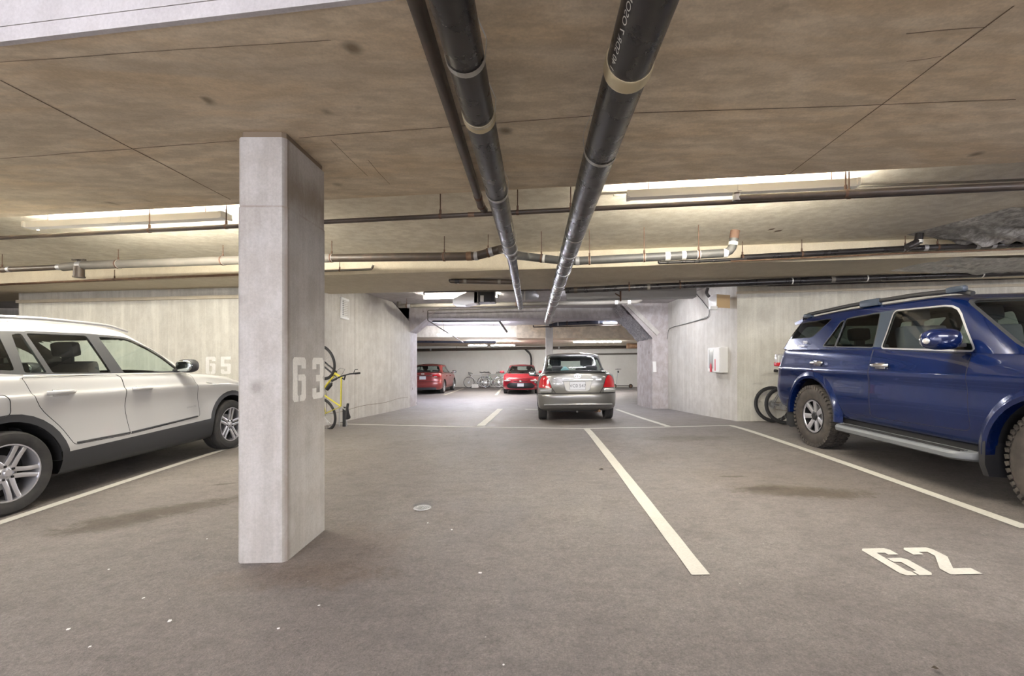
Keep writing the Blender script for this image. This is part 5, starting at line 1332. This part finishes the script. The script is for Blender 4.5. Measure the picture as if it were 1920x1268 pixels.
# ---------- silver sedan seen from behind
def sedan(label, L, W, H, paint, hubs, r, belt, deck, carves, style=5, rim=.19, wsb=None, hatch=False, spin=.3, lowz=.22, wgt=None, **kw):
    k = W / 2; ws = wsb or L - 1.12; T_ = hubs[1]
    rb = kw.get('rb', .55)    # rear glass base
    S = dict(label=label, L=L, paint=paint, wr=r, ra=r + .055, archz=r + .02, hubs=hubs, wy=k - .125, ww=.185, rim=rim, style=style, floorz=.25, spin=spin, driver=1,
      cabin=((hubs[0] + hubs[1]) / 2 + .22, hubs[0] + .35, .50, .36),
      lower=[(lowz, k * .88, .20, L - .2, .3, .5, 3), (lowz + .05, k * .95, .08, L - .1, .32, .55, 3), (.38, k * .985, .01, L - .01, .34, .6, 2.8), (.52, k, .0, L, .36, .65, 2.7), (.62, k * .995, .03, L - .03, .36, .7, 2.7),
             (.74, k * .99, .06, L - .08, .36, .75, 2.7), ([(0, deck - .08), (rb + .4, belt - .06), (ws, belt - .08), (L - .5, .80), (L, .70)], k * .965, .07, L - .14, .36, .8, 2.7),
             ([(0, deck - .015), (rb + .4, belt - .005), (ws, belt - .02), (L - .6, .87), (L, .74)], k * .93, .08, L - .2, .36, .8, 2.6),
             ([(0, deck), (rb + .4, belt + .02), (ws, belt), (L - .6, .89), (L, .75)], k * .88, .11, L - .25, .36, .8, 2.6)],
      crown=.035, hole_f=ws - .4, hole_r=rb + .1,
      green=[([(0, deck - .01), (rb, deck + .005), (rb + .4, belt + .01), (ws, belt)], k * .90, rb - .10, ws, .45, .65, 2.6), ([(0, belt + .17), (L, belt + .17)], k * .815, rb + .22, ws - .42, .42, .55, 2.6),
             ([(0, H - .115), (L, H - .12)], k * .745, rb + .50, ws - .78, .36, .5, 2.8), ([(0, H - .065), (L, H - .065)], k * .70, rb + .58, ws - .90, .36, .45, 2.6), ([(0, H - .04), (L, H - .045)], k * .63, rb + .66, ws - 1.02, .36, .4, 2.5)], roofcrown=.04,
      carve=carves)
    return S
belt, deck, H, L, W = .95, 1.02, 1.50, 4.18, 1.68
hub = (.76, 3.13); k = W/2; rb = .50; ws = 3.08
def sidewin(belt, H, k, rb, ws, hubs, paint, gm='glass_mid'):
    mid = (hubs[0] + hubs[1]) / 2 + .05; top = H - .15
    return [('side', (-1, 1), 'front_door_window', gm, rpoly([(mid + .04, belt + .045), (mid + .02, top), (ws - .98, top), (ws - .42, belt + .04)], [.02, .03, .12, .03]), 'clad', .018),
            ('side', (-1, 1), 'rear_door_window', gm, rpoly([(rb + .50, belt + .07), (rb + .78, top - .02), (mid - .05, top), (mid - .05, belt + .045)], [.05, .12, .03, .02]), 'clad', .018),
            ('side', (-1, 1), 'front_door', paint, rpoly([(mid + .02, .36), (mid + .0, belt + .01), (ws - .34, belt), (ws - .26, .40)], .04), 'seam', .006, 0, None),
            ('side', (-1, 1), 'rear_door', paint, rpoly([(hubs[0] + .40, .36), (hubs[0] + .30, .62), (rb + .46, belt + .03), (mid - .012, belt + .01), (mid + .008, .36)], [.03, .1, .03, .01, .02]), 'seam', .006, 0, None)]
S = sedan('silver-beige four-door sedan seen from behind, parked in the middle of the passage', L, W, H, 'p_silver', hub, .29, belt, deck,
  sidewin(belt, H, k, rb, ws, hub, 'p_silver') + [
   ('rear', 'rear_window', 'glass_mid', rpoly([(-.66, 1.06), (.66, 1.06), (.545, 1.39), (-.545, 1.39)], [.06, .06, .08, .08]), 'clad', .022, (1.02, 1.46), .05),
   ('front', 'windshield', 'glass_mid', rpoly([(-.62, 1.0), (.62, 1.0), (.50, 1.39), (-.50, 1.39)], .06), 'clad', .022, (.96, 1.46), .05),
   ('rear', 'tail_lamp', 'lamp_red', rpoly([(.53, .705), (.80, .705), (.79, .80), (.755, .905), (.70, .955), (.635, .955), (.585, .86)], [.02, .02, .03, .06, .05, .05, .04]), 'seam', .006, (.6, 1.1), -.5),
   ('rear', 'tail_lamp', 'lamp_red', rpoly([(-.53, .705), (-.80, .705), (-.79, .80), (-.755, .905), (-.70, .955), (-.635, .955), (-.585, .86)], [.02, .02, .03, .06, .05, .05, .04]), 'seam', .006, (.6, 1.1), -.5),
   ('rearseam', [(-.90, .588), (.90, .588)], .016, (.4, .7)),
   ('rearseam', [(-.46, .60), (-.53, .705)], .010, (.4, 1.0)), ('rearseam', [(.46, .60), (.53, .705)], .010, (.4, 1.0)),
   ('rearseam', [(-.535, .70), (-.60, .90), (-.645, .965)], .007, (.6, 1.1)), ('rearseam', [(.535, .70), (.60, .90), (.645, .965)], .007, (.6, 1.1))], style=6, rb=rb, wsb=ws)
S['lower'][2] = (.34, k * .985, .03, L - .01, .34, .6, 2.8)
car, ob, xo = make_car(S)
b = bmesh.new(); n = 24     # low boot spoiler lip
prev = None
for i in range(n + 1):
    y = lerp(-.66, .66, i / n); e = (abs(y) / .66) ** 3; x = .095 + .075 * e * 2 - xo
    ring = [b.verts.new((x, y, deck + .012)), b.verts.new((x - .025, y, deck + .03 - .02 * e)), b.verts.new((x + .05, y, deck + .045 - .03 * e)), b.verts.new((x + .16, y, deck + .012))]
    if prev:
        for j in range(3): b.faces.new((prev[j], prev[j+1], ring[j+1], ring[j]))
    prev = ring
part('boot_lip', b, 'p_silver', car)
b = bmesh.new(); prev = None
for i in range(n + 1):
    y = lerp(-.62, .62, i / n); e = (abs(y) / .66) ** 3; x = .082 + .11 * e - xo
    ring = [b.verts.new((x, y, deck + .008)), b.verts.new((x - .004, y, deck + .002)), b.verts.new((x + .02, y, deck - .004))]
    if prev:
        for j in range(2): b.faces.new((prev[j], prev[j+1], ring[j+1], ring[j]))
    prev = ring
part('boot_gap', b, 'seam', car)
b = bmesh.new(); extr(b, [(.045 - xo, -.30, .86), (.045 - xo, .30, .86), (.045 - xo, .30, .83), (.045 - xo, .235, .655), (.045 - xo, .19, .635), (.045 - xo, -.19, .635), (.045 - xo, -.235, .655), (.045 - xo, -.30, .83)], (-.012, 0, 0))
pr = part('plate_recess', b, pm('pale_recess', (.62, .62, .60), .35), car, False)
b = bmesh.new(); box(b, (.022 - xo, 0, .858), (.05, .64, .034), bev=.01); part('chrome_trim', b, 'chrome', pr)
b = bmesh.new(); tube(b, rounded([(.03 - xo, -.30, .845), (.03 - xo, -.245, .655), (.03 - xo, -.19, .63), (.03 - xo, .19, .63), (.03 - xo, .245, .655), (.03 - xo, .30, .845)], .03), .007, 6); part('recess_rim', b, 'dullsteel', pr)
plate(car, .028 - xo, 0, .742, 1, 'V?0 5?7'.replace('?', 'C', 1).replace('?', '4'), col_=(.12, .13, .16))
bpy.data.objects['license_plate'].rotation_euler = (0, 0, R(-90))
b = bmesh.new(); box(b, (.033 - xo, 0, .742), (.006, .33, .175), bev=.003); part('plate_frame', b, 'dullsteel', car, False)
b = bmesh.new(); torus(b, (0, 0, 0), .07, .007, 30, 6, M=Matrix.Translation((.06 - xo, 0, .945)) @ Matrix.Rotation(R(90), 4, 'Z') @ Matrix.Diagonal((1, 1, .62, 1)))
torus(b, (0, 0, 0), .030, .006, 24, 6, M=Matrix.Translation((.056 - xo, 0, .935)) @ Matrix.Rotation(R(90), 4, 'Z') @ Matrix.Diagonal((.8, 1, 1, 1)))
torus(b, (0, 0, 0), .050, .006, 24, 6, M=Matrix.Translation((.056 - xo, 0, .957)) @ Matrix.Rotation(R(90), 4, 'Z') @ Matrix.Diagonal((1, 1, .42, 1)))
part('emblem', b, 'chrome', car)
me = textmesh('ECHO', .042, extrude=.002); o = link('badge', me, M['chrome'], car); o.rotation_euler = (R(90), 0, R(-90)); o.location = (.05 - xo, -.43, .865)
for sg in (-1, 1):
    b = bmesh.new(); box(b, (.06 - xo, sg*.655, .648), (.05, .25, .09), bev=.02); part('reversing_lamp', b, pm('smoky_lamp', (.22, .22, .20), .3, 0, 1), car)
    mirror(car, ws - .45 - xo, sg * (k - .04), 1.02, sg, 'p_silver', sz=(.07, .10, .065))
    handle(ob[('front_door', sg)], 2.12 - xo, sg*(k - .005), .80, sg, 'p_silver'); handle(ob[('rear_door', sg)], 1.2 - xo, sg*(k - .005), .80, sg, 'p_silver')
b = bmesh.new(); box(b, (.03 - xo, 0, .36), (.10, 1.40, .035), bev=.015); part('bumper_ledge', b, 'p_silver', car)
b = bmesh.new(); tube(b, [(.55 - xo, -.42, .22), (.10 - xo, -.45, .215)], .028, 12); tube(b, [(.75 - xo, -.40, .24), (.35 - xo, -.42, .235)], .07, 12); part('exhaust', b, 'pipe_rust', car)
b = bmesh.new(); tube(b, [(1.0 - xo, -.1, .21), (.25 - xo, .0, .215), (.22 - xo, .0, .19)], .018, 10); part('tow_loop', b, 'dullsteel', car)
b = bmesh.new(); box(b, (.45 - xo, .42, .235), (.34, .28, .10), bev=.03); part('muffler', b, 'seam', car)
b = bmesh.new(); ellipsoid(b, (.62 - xo, .22, 1.07), (.04, .09, .06)); ellipsoid(b, (.66 - xo, .22, 1.12), (.03, .05, .035)); part('rear_shelf_toy', b, pm('teal_plush', (.18, .36, .38), .9), car)
place(car, S['hubs'], S['wr'], .885, 10.0, 1, xo)

# ---------- dark red sedan, far left, seen from behind
belt, deck, H, L, W = .98, 1.06, 1.48, 4.60, 1.80; hub = (.95, 3.635); k = W/2; rb = .62; ws = 3.5
S = sedan('dark red sedan with alloy wheels half hidden by the left pier', L, W, H, 'p_red', hub, .325, belt, deck,
  sidewin(belt, H, k, rb, ws, hub, 'p_red', 'glass_clear') + [
   ('rear', 'rear_window', 'glass_mid', rpoly([(-.66, 1.09), (.66, 1.09), (.50, 1.37), (-.50, 1.37)], .08), 'clad', .02, (1.04, 1.46), .05),
   ('front', 'windshield', 'glass_mid', rpoly([(-.66, 1.03), (.66, 1.03), (.52, 1.38), (-.52, 1.38)], .06), 'clad', .022, (.98, 1.46), .05),
   ('rearseam', [(-.9, .62), (.9, .62)], .012, (.4, .8))], style=5, rim=.225, rb=rb, wsb=ws)
car, ob, xo = make_car(S)
for sg in (-1, 1):
    b = bmesh.new(); ellipsoid(b, (.12 - xo, sg*.66, .90), (.10, .20, .075), e=.8); tl = part('tail_lamp', b, 'lamp_red', car)
    b = bmesh.new(); ellipsoid(b, (.09 - xo, sg*.62, .87), (.09, .10, .035), e=.8); part('reverse_lens', b, 'lamp_clear', tl)
    mirror(car, ws - .5 - xo, sg * (k - .05), 1.06, sg, 'black', sz=(.08, .11, .075))
    handle(ob[('front_door', sg)], 2.42 - xo, sg*(k - .005), .86, sg, 'p_red'); handle(ob[('rear_door', sg)], 1.45 - xo, sg*(k - .005), .87, sg, 'p_red')
b = bmesh.new(); box(b, (.04 - xo, 0, .90), (.03, .90, .022), bev=.008); part('chrome_trim', b, 'chrome', car)
b = bmesh.new(); box(b, (.06 - xo, 0, .985), (.03, .16, .05), bev=.015); part('emblem', b, 'zinc', car)
pl_ = plate(car, .045 - xo, 0, .80, 1, ''); pl_.rotation_euler = (0, 0, R(-90))
b = bmesh.new(); box(b, (.06 - xo, 0, .28), (.12, 1.3, .12), bev=.04); part('rear_valance', b, 'clad', car)
place(car, S['hubs'], S['wr'], -5.40, 22.7, 1, xo)

# ---------- bright red hatchback, nose to the camera
belt, deck, H, L, W = .97, 1.10, 1.45, 4.37, 1.79; hub = (.80, 3.44); k = W/2; rb = .30; ws = 3.46
S = sedan('bright red hatchback facing out, half hidden behind the silver car', L, W, H, 'p_red2', hub, .32, belt, deck,
  sidewin(belt, H, k, rb, ws, hub, 'p_red2', 'glass_dark') + [
   ('rear', 'rear_window', 'glass_mid', rpoly([(-.60, 1.13), (.60, 1.13), (.48, 1.36), (-.48, 1.36)], .08), 'clad', .02, (1.06, 1.46), .05),
   ('front', 'windshield', 'glass_mid', rpoly([(-.70, 1.0), (.70, 1.0), (.54, 1.36), (-.54, 1.36)], .06), 'clad', .022, (.95, 1.46), .05),
   ('front', 'grille', 'black', rpoly([(-.56, .27), (.56, .27), (.70, .42), (.54, .56), (-.54, .56), (-.70, .42)], .04), None, 0, (.2, .7), .1)], style=5, rim=.22, rb=rb, wsb=ws)
car, ob, xo = make_car(S)
for sg in (-1, 1):
    b = bmesh.new(); ellipsoid(b, (L - .27 - xo, sg*.62, .665), (.22, .20, .045), Matrix.Rotation(R(-12 * sg), 3, 'Z') @ Matrix.Rotation(R(0), 3, 'X'), e=.8); part('headlamp', b, 'lamp_clear', car)
    mirror(car, ws - .5 - xo, sg * (k - .05), 1.06, sg, 'p_red2', sz=(.08, .11, .07))
    b = bmesh.new(); ellipsoid(b, (.15 - xo, sg*.66, .95), (.10, .20, .07), e=.8); part('tail_lamp', b, 'lamp_red', car)
b = bmesh.new(); tube(b, rounded([(L - .02 - xo, -.66, .30), (L + .01 - xo, -.5, .265), (L + .01 - xo, .5, .265), (L - .02 - xo, .66, .30)], .1), .016, 8); part('splitter_trim', b, 'p_red2', car)
b = bmesh.new(); ellipsoid(b, (L - .02 - xo, 0, .635), (.03, .07, .045)); part('emblem', b, 'chrome', car)
b = bmesh.new(); tube(b, rounded([(L - .14 - xo, -.52, .655), (L - .03 - xo, -.25, .625), (L - .01 - xo, 0, .605), (L - .03 - xo, .25, .625), (L - .14 - xo, .52, .655)], .1), .012, 8); part('nose_slot', b, 'seam', car)
pl_ = plate(car, L + .012 - xo, 0, .46, 1, ''); pl_.rotation_euler = (0, 0, R(90))
place(car, S['hubs'], S['wr'], -.69, 25.3, -1, xo)

# ------------------------------------------------------------------ bicycles
def bicycle(label, Mx, frame_mat, r=.34, tyre='rubber', cat='bicycle', group=None, knob=.022, bars='flat', fork='black', bottle=False, fenders=False, wb=1.04):
    root = empty('bicycle'); tag(root, label, cat, group)
    def w_(x, name):
        b = bmesh.new(); torus(b, (0, 0, 0), r - knob, knob, 40, 8); t = bmobj('wheel', b, M[tyre], root, smooth=True, loc=(x, 0, r))
        b = bmesh.new(); torus(b, (0, 0, 0), r - knob * 2 - .004, .009, 40, 6); bmobj('rim', b, M['black' if frame_mat != 'steel' else 'steel'] if fork != 'steelrim' else M['steel'], t, smooth=True)
        b = bmesh.new()
        for k in range(20):
            a = 2*math.pi*k/20; s = .025 if k % 2 else -.025; rr = r - knob*2 - .01
            tube(b, [(math.cos(a + .25*(1 if k % 4 < 2 else -1)) * .02, s, math.sin(a + .25*(1 if k % 4 < 2 else -1)) * .02), (math.cos(a)*rr, 0, math.sin(a)*rr)], .0014, 4, False)
        bmobj('spokes', b, M['steel'], t)
        b = bmesh.new(); tube(b, [(0, -.05, 0), (0, .05, 0)], .018, 10); tube(b, [(0, -.028, 0), (0, -.022, 0)], .045, 14); lathe(b, [(.075, .03), (.075, .033), (.04, .033), (.04, .03)], 'y', 24, closed=True); bmobj('hub', b, M['steel'], t, smooth=True)
        return t
    w_(0, 'rear'); w_(wb, 'front')
    BB = Vector((.43, 0, .29)); SC = Vector((.27, 0, .80)); HT = Vector((.84, 0, .82)); HB = Vector((.89, 0, .68))
    b = bmesh.new()
    for a, c, rr in ((BB, SC, .016), (SC, HT, .016), (BB, HB, .020), (HT + (HT - HB) * .15, HB - (HT - HB) * .15, .022)): tube(b, [a, c], rr, 10)
    for s in (-1, 1): tube(b, [BB + Vector((0, s*.03, 0)), (0, s*.06, r)], .010, 8); tube(b, [SC, (0, s*.06, r)], .008, 8)
    tube(b, [BB + Vector((0, -.04, 0)), BB + Vector((0, .04, 0))], .024, 12); bmobj('frame', b, M[frame_mat] if isinstance(frame_mat, str) else frame_mat, root, smooth=True)
    b = bmesh.new(); cr = HB + Vector((.02, 0, -.05))
    for s in (-1, 1): tube(b, [HB + Vector((.012, s*.05, -.03)), (wb, s*.055, r)], .016, 8)
    tube(b, [HB + Vector((.012, -.055, -.035)), HB + Vector((.012, .055, -.035))], .018, 8); bmobj('fork', b, M['black'] if fork == 'black' else M['steel'], root, smooth=True)
    b = bmesh.new(); hb = HT + Vector((.02, 0, .10)); tube(b, [HT, HT + Vector((-.02, 0, .07)), hb + Vector((.05, 0, 0))], .014, 8)
    if bars == 'drop': 
        for s in (-1, 1): tube(b, rounded([hb + Vector((.05, 0, 0)), hb + Vector((.05, s*.2, 0)), hb + Vector((.15, s*.21, 0)), hb + Vector((.16, s*.21, -.12)), hb + Vector((.04, s*.21, -.14))], .06), .012, 8)
    else: tube(b, [hb + Vector((.02, -.33, .02)), hb + Vector((.05, -.1, 0)), hb + Vector((.05, .1, 0)), hb + Vector((.02, .33, .02))], .013, 8)
    h = bmobj('handlebar', b, M['black'], root, smooth=True)
    b = bmesh.new()
    for s in (-1, 1):
        b = bmesh.new()
        if bars != 'drop': tube(b, [hb + Vector((.022, s*.33, .02)), hb + Vector((.035, s*.22, .012))], .019, 10); tube(b, [hb + Vector((.05, s*.20, .0)), hb + Vector((.10, s*.24, -.01)), hb + Vector((.09, s*.31, -.01))], .006, 6)
        else: tube(b, [hb + Vector((.15, s*.21, -.01)), hb + Vector((.19, s*.21, .04))], .014, 8)
        bmobj('grip', b, M['rubber'], h, smooth=True)
    b = bmesh.new(); tube(b, [hb + Vector((.06, .1, .0)), hb + Vector((.18, .05, .04)), hb + Vector((.16, 0, -.12)), HB + Vector((.02, .03, 0))], .003, 5); bmobj('brake_cable', b, M['rubber'], h)
    b = bmesh.new(); tube(b, [SC, SC + (SC - BB).normalized() * .16], .013, 8); sp_ = SC + (SC - BB).normalized() * .17; post = bmobj('seat_post', b, M['steel'], root, smooth=True)
    b = bmesh.new(); n = 12; prev = None
    for k in range(n + 1):
        t = k / n; x = lerp(-.15, .15, t); wd = lerp(.075, .018, min(1, t * 1.5) ** .8) if t > .06 else .05; z = .018 - .02 * math.sin(math.pi * t)
        ring = [b.verts.new(sp_ + Vector((x, y * wd, z + zz))) for y, zz in ((-1, -.02), (-.8, .012), (0, .02), (.8, .012), (1, -.02), (0, -.03))]
        if prev:
            for i in range(6): b.faces.new((prev[i], prev[(i+1) % 6], ring[(i+1) % 6], ring[i]))
        else: b.faces.new(ring)
        prev = ring
    b.faces.new(prev[::-1]); bmobj('saddle', b, M['rubber'], root, smooth=True)
    b = bmesh.new(); lathe(b, [(.09, -.052), (.095, -.052), (.095, -.048), (.07, -.048), (.07, -.052)], 'y', 28, closed=True, M=Matrix.Translation(BB))
    tube(b, [BB + Vector((0, -.06, 0)), BB + Vector((.12, -.065, -.11))], .010, 8); tube(b, [BB + Vector((0, .06, 0)), BB + Vector((-.12, .065, .11))], .010, 8); tube(b, [BB + Vector((0, -.06, 0)), BB + Vector((0, .06, 0))], .014, 8)
    cr_ = bmobj('crankset', b, M['dullsteel'], root, smooth=True)
    b = bmesh.new(); box(b, BB + Vector((.12, -.12, -.11)), (.09, .09, .02), bev=.005); bmobj('pedal', b, M['rubber'], cr_)
    b = bmesh.new(); box(b, BB + Vector((-.12, .12, .11)), (.09, .09, .02), bev=.005); bmobj('pedal', b, M['rubber'], cr_)
    b = bmesh.new()
    tube(b, [(0, -.05, r + .035), BB + Vector((0, -.05, .09))], .004, 5); tube(b, [(0, -.05, r - .03), (.02, -.05, r - .10), BB + Vector((0, -.05, -.09))], .004, 5); bmobj('chain', b, M['pipe_rust'], root)
    if fenders:
        for x, a0, a1 in ((0, R(30), R(190)), (wb, R(10), R(150))):
            b = bmesh.new(); pts = [(x + math.cos(lerp(a0, a1, i/14)) * (r + .02), 0, r + math.sin(lerp(a0, a1, i/14)) * (r + .02)) for i in range(15)]; tube(b, pts, .018, 8); bmobj('mudguard', b, M['black'], root, smooth=True)
    if bottle:
        b = bmesh.new(); q = BB.lerp(HB, .45) + Vector((-.03, 0, .05)); d = (HB - BB).normalized(); tube(b, [q - d*.09, q + d*.06, q + d*.08, q + d*.11], [.036, .036, .02, .014], 14); bmobj('water_bottle', b, M['black'], root, smooth=True)
    root.matrix_world = Mx; return root
def frame_m(o, ex, ez):      # local x along ex, local z near ez
    ex = Vector(ex).normalized(); ez = Vector(ez); ez = (ez - ex * ez.dot(ex)).normalized(); ey = ez.cross(ex)
    return Matrix(((ex.x, ey.x, ez.x, o[0]), (ex.y, ey.y, ez.y, o[1]), (ex.z, ey.z, ez.z, o[2]), (0, 0, 0, 1)))
yel = pm('yellow_bike_paint', (.56, .50, .07), .3, 0, .6)
# yellow bicycle standing on its rear wheel in a stand
rw = P(606, 768, 8.75); 
bicycle('yellow bicycle standing upright on its rear wheel against the pier, behind the square column', frame_m(Vector((rw.x, rw.y, F(rw.x, rw.y) + .345)) + Vector((-.30, .10, .0)), (.10, -.26, 1), (1, -.45, .0)), yel, fenders=False, bottle=True)
t = empty('bicycle_stand', Vector((rw.x + .26, rw.y + .35, F(rw.x, rw.y)))); tag(t, 'low dark metal upright of a bicycle stand beside the yellow bicycle', 'bicycle stand')
b = bmesh.new(); box(b, (0, 0, .19), (.05, .05, .40)); bmobj('post', b, M['black'], t)
b = bmesh.new(); tube(b, rounded([(.05, 0, .0), (.05, 0, .37), (-.10, 0, .37), (-.10, 0, .0)], .04), .008, 6); bmobj('hoop', b, M['dullsteel'], t)
# two mountain bikes behind the blue car
wxa = 4.2
q = P(1449, 762, 8.45); za = F(q.x, 8.45)
bicycle('mountain bike leaning on the wall behind the blue car, nearest the wall', frame_m((q.x, 8.40, F(4.4, 8.4)), (1, -.10, 0), (0, .16, 1)), pm('grey_bike_paint', (.25, .25, .27), .35, .3), tyre='rubber', knob=.027, bottle=False, group='mountain bikes behind the blue car')
q = P(1472, 768, 8.05)
bicycle('mountain bike with silver fork leaning on the other one behind the blue car', frame_m((q.x, 8.02, F(4.4, 8.1)), (1, -.12, 0), (0, .20, 1)), pm('dark_bike_paint', (.05, .05, .06), .35, .3), tyre='rubber', knob=.027, fork='steel', group='mountain bikes behind the blue car')
# far bicycles
def farbike(u0, u1, Y, label, mat, flip=False, **kw):
    x0 = (u0 - VPX) / FPX * Y; x1 = (u1 - VPX) / FPX * Y; 
    if flip: x0, x1 = x1, x0
    z = F(x0, Y); sgn = 1 if x1 > x0 else -1
    bicycle(label, frame_m((x0, Y, z), (sgn, 0, 0), (0, .12, 1)), mat, fork='steelrim', tyre='dullsteel' if False else 'rubber', knob=.018, group='bicycles along the far wall', **kw)
farbike(884, 910, 28.0, 'white bicycle at the left end of the far row, front wheel toward the red sedan', pm('white_bike_paint', (.75, .75, .78), .3), flip=True, wb=1.02, bars='drop')
farbike(905, 934, 28.25, 'grey bicycle in the middle of the far row', pm('steel_bike_paint', (.45, .47, .5), .35, .5), wb=1.0)
farbike(913, 944, 28.5, 'pale green bicycle in the far row nearest the bright red car', pm('pale_green_bike_paint', (.48, .58, .44), .35), flip=True, wb=1.04)
# carton by the bicycles
q = P(891, 722, 27.8); b = bmesh.new(); box(b, (0, 0, .12), (.42, .2, .22), Matrix.Rotation(R(8), 3, 'Z'), bev=.01); tag(bmobj('white_carton', b, M['white'], loc=(q.x, 27.75, F(q.x, 27.75))), 'small white carton on the floor beside the white bicycle', 'box')
# kick scooter far right
t = empty('kick_scooter', (4.85, 27.6, F(4.85, 27.6))); tag(t, 'electric kick scooter standing by the far wall right of the silver car', 'scooter')
b = bmesh.new(); box(b, (.48, 0, .14), (.75, .15, .05), bev=.02); bmobj('deck', b, M['black'], t)
for x in (0, .98):
    b = bmesh.new(); torus(b, (0, 0, 0), .10, .028, 24, 8); w_ = bmobj('wheel', b, M['rubber'], t, smooth=True, loc=(x, 0, .128)); b = bmesh.new(); lathe(b, [(0, -.03), (.08, -.03), (.08, .03), (0, .03)], 'y', 20); bmobj('hub', b, M['pipe_rust'], w_, smooth=True)
b = bmesh.new(); tube(b, [(0, 0, .13), (.10, 0, .25), (.22, 0, 1.15)], .022, 8); bmobj('stem', b, M['dullsteel'], t, smooth=True)
b = bmesh.new(); tube(b, [(.20, -.24, 1.16), (.22, 0, 1.16), (.20, .24, 1.16)], .016, 8); tube(b, [(.04, 0, 1.14), (.40, 0, 1.16)], .014, 8); ellipsoid(b, (.22, 0, 1.0), (.05, .05, .08)); bmobj('handlebar', b, M['black'], t, smooth=True)
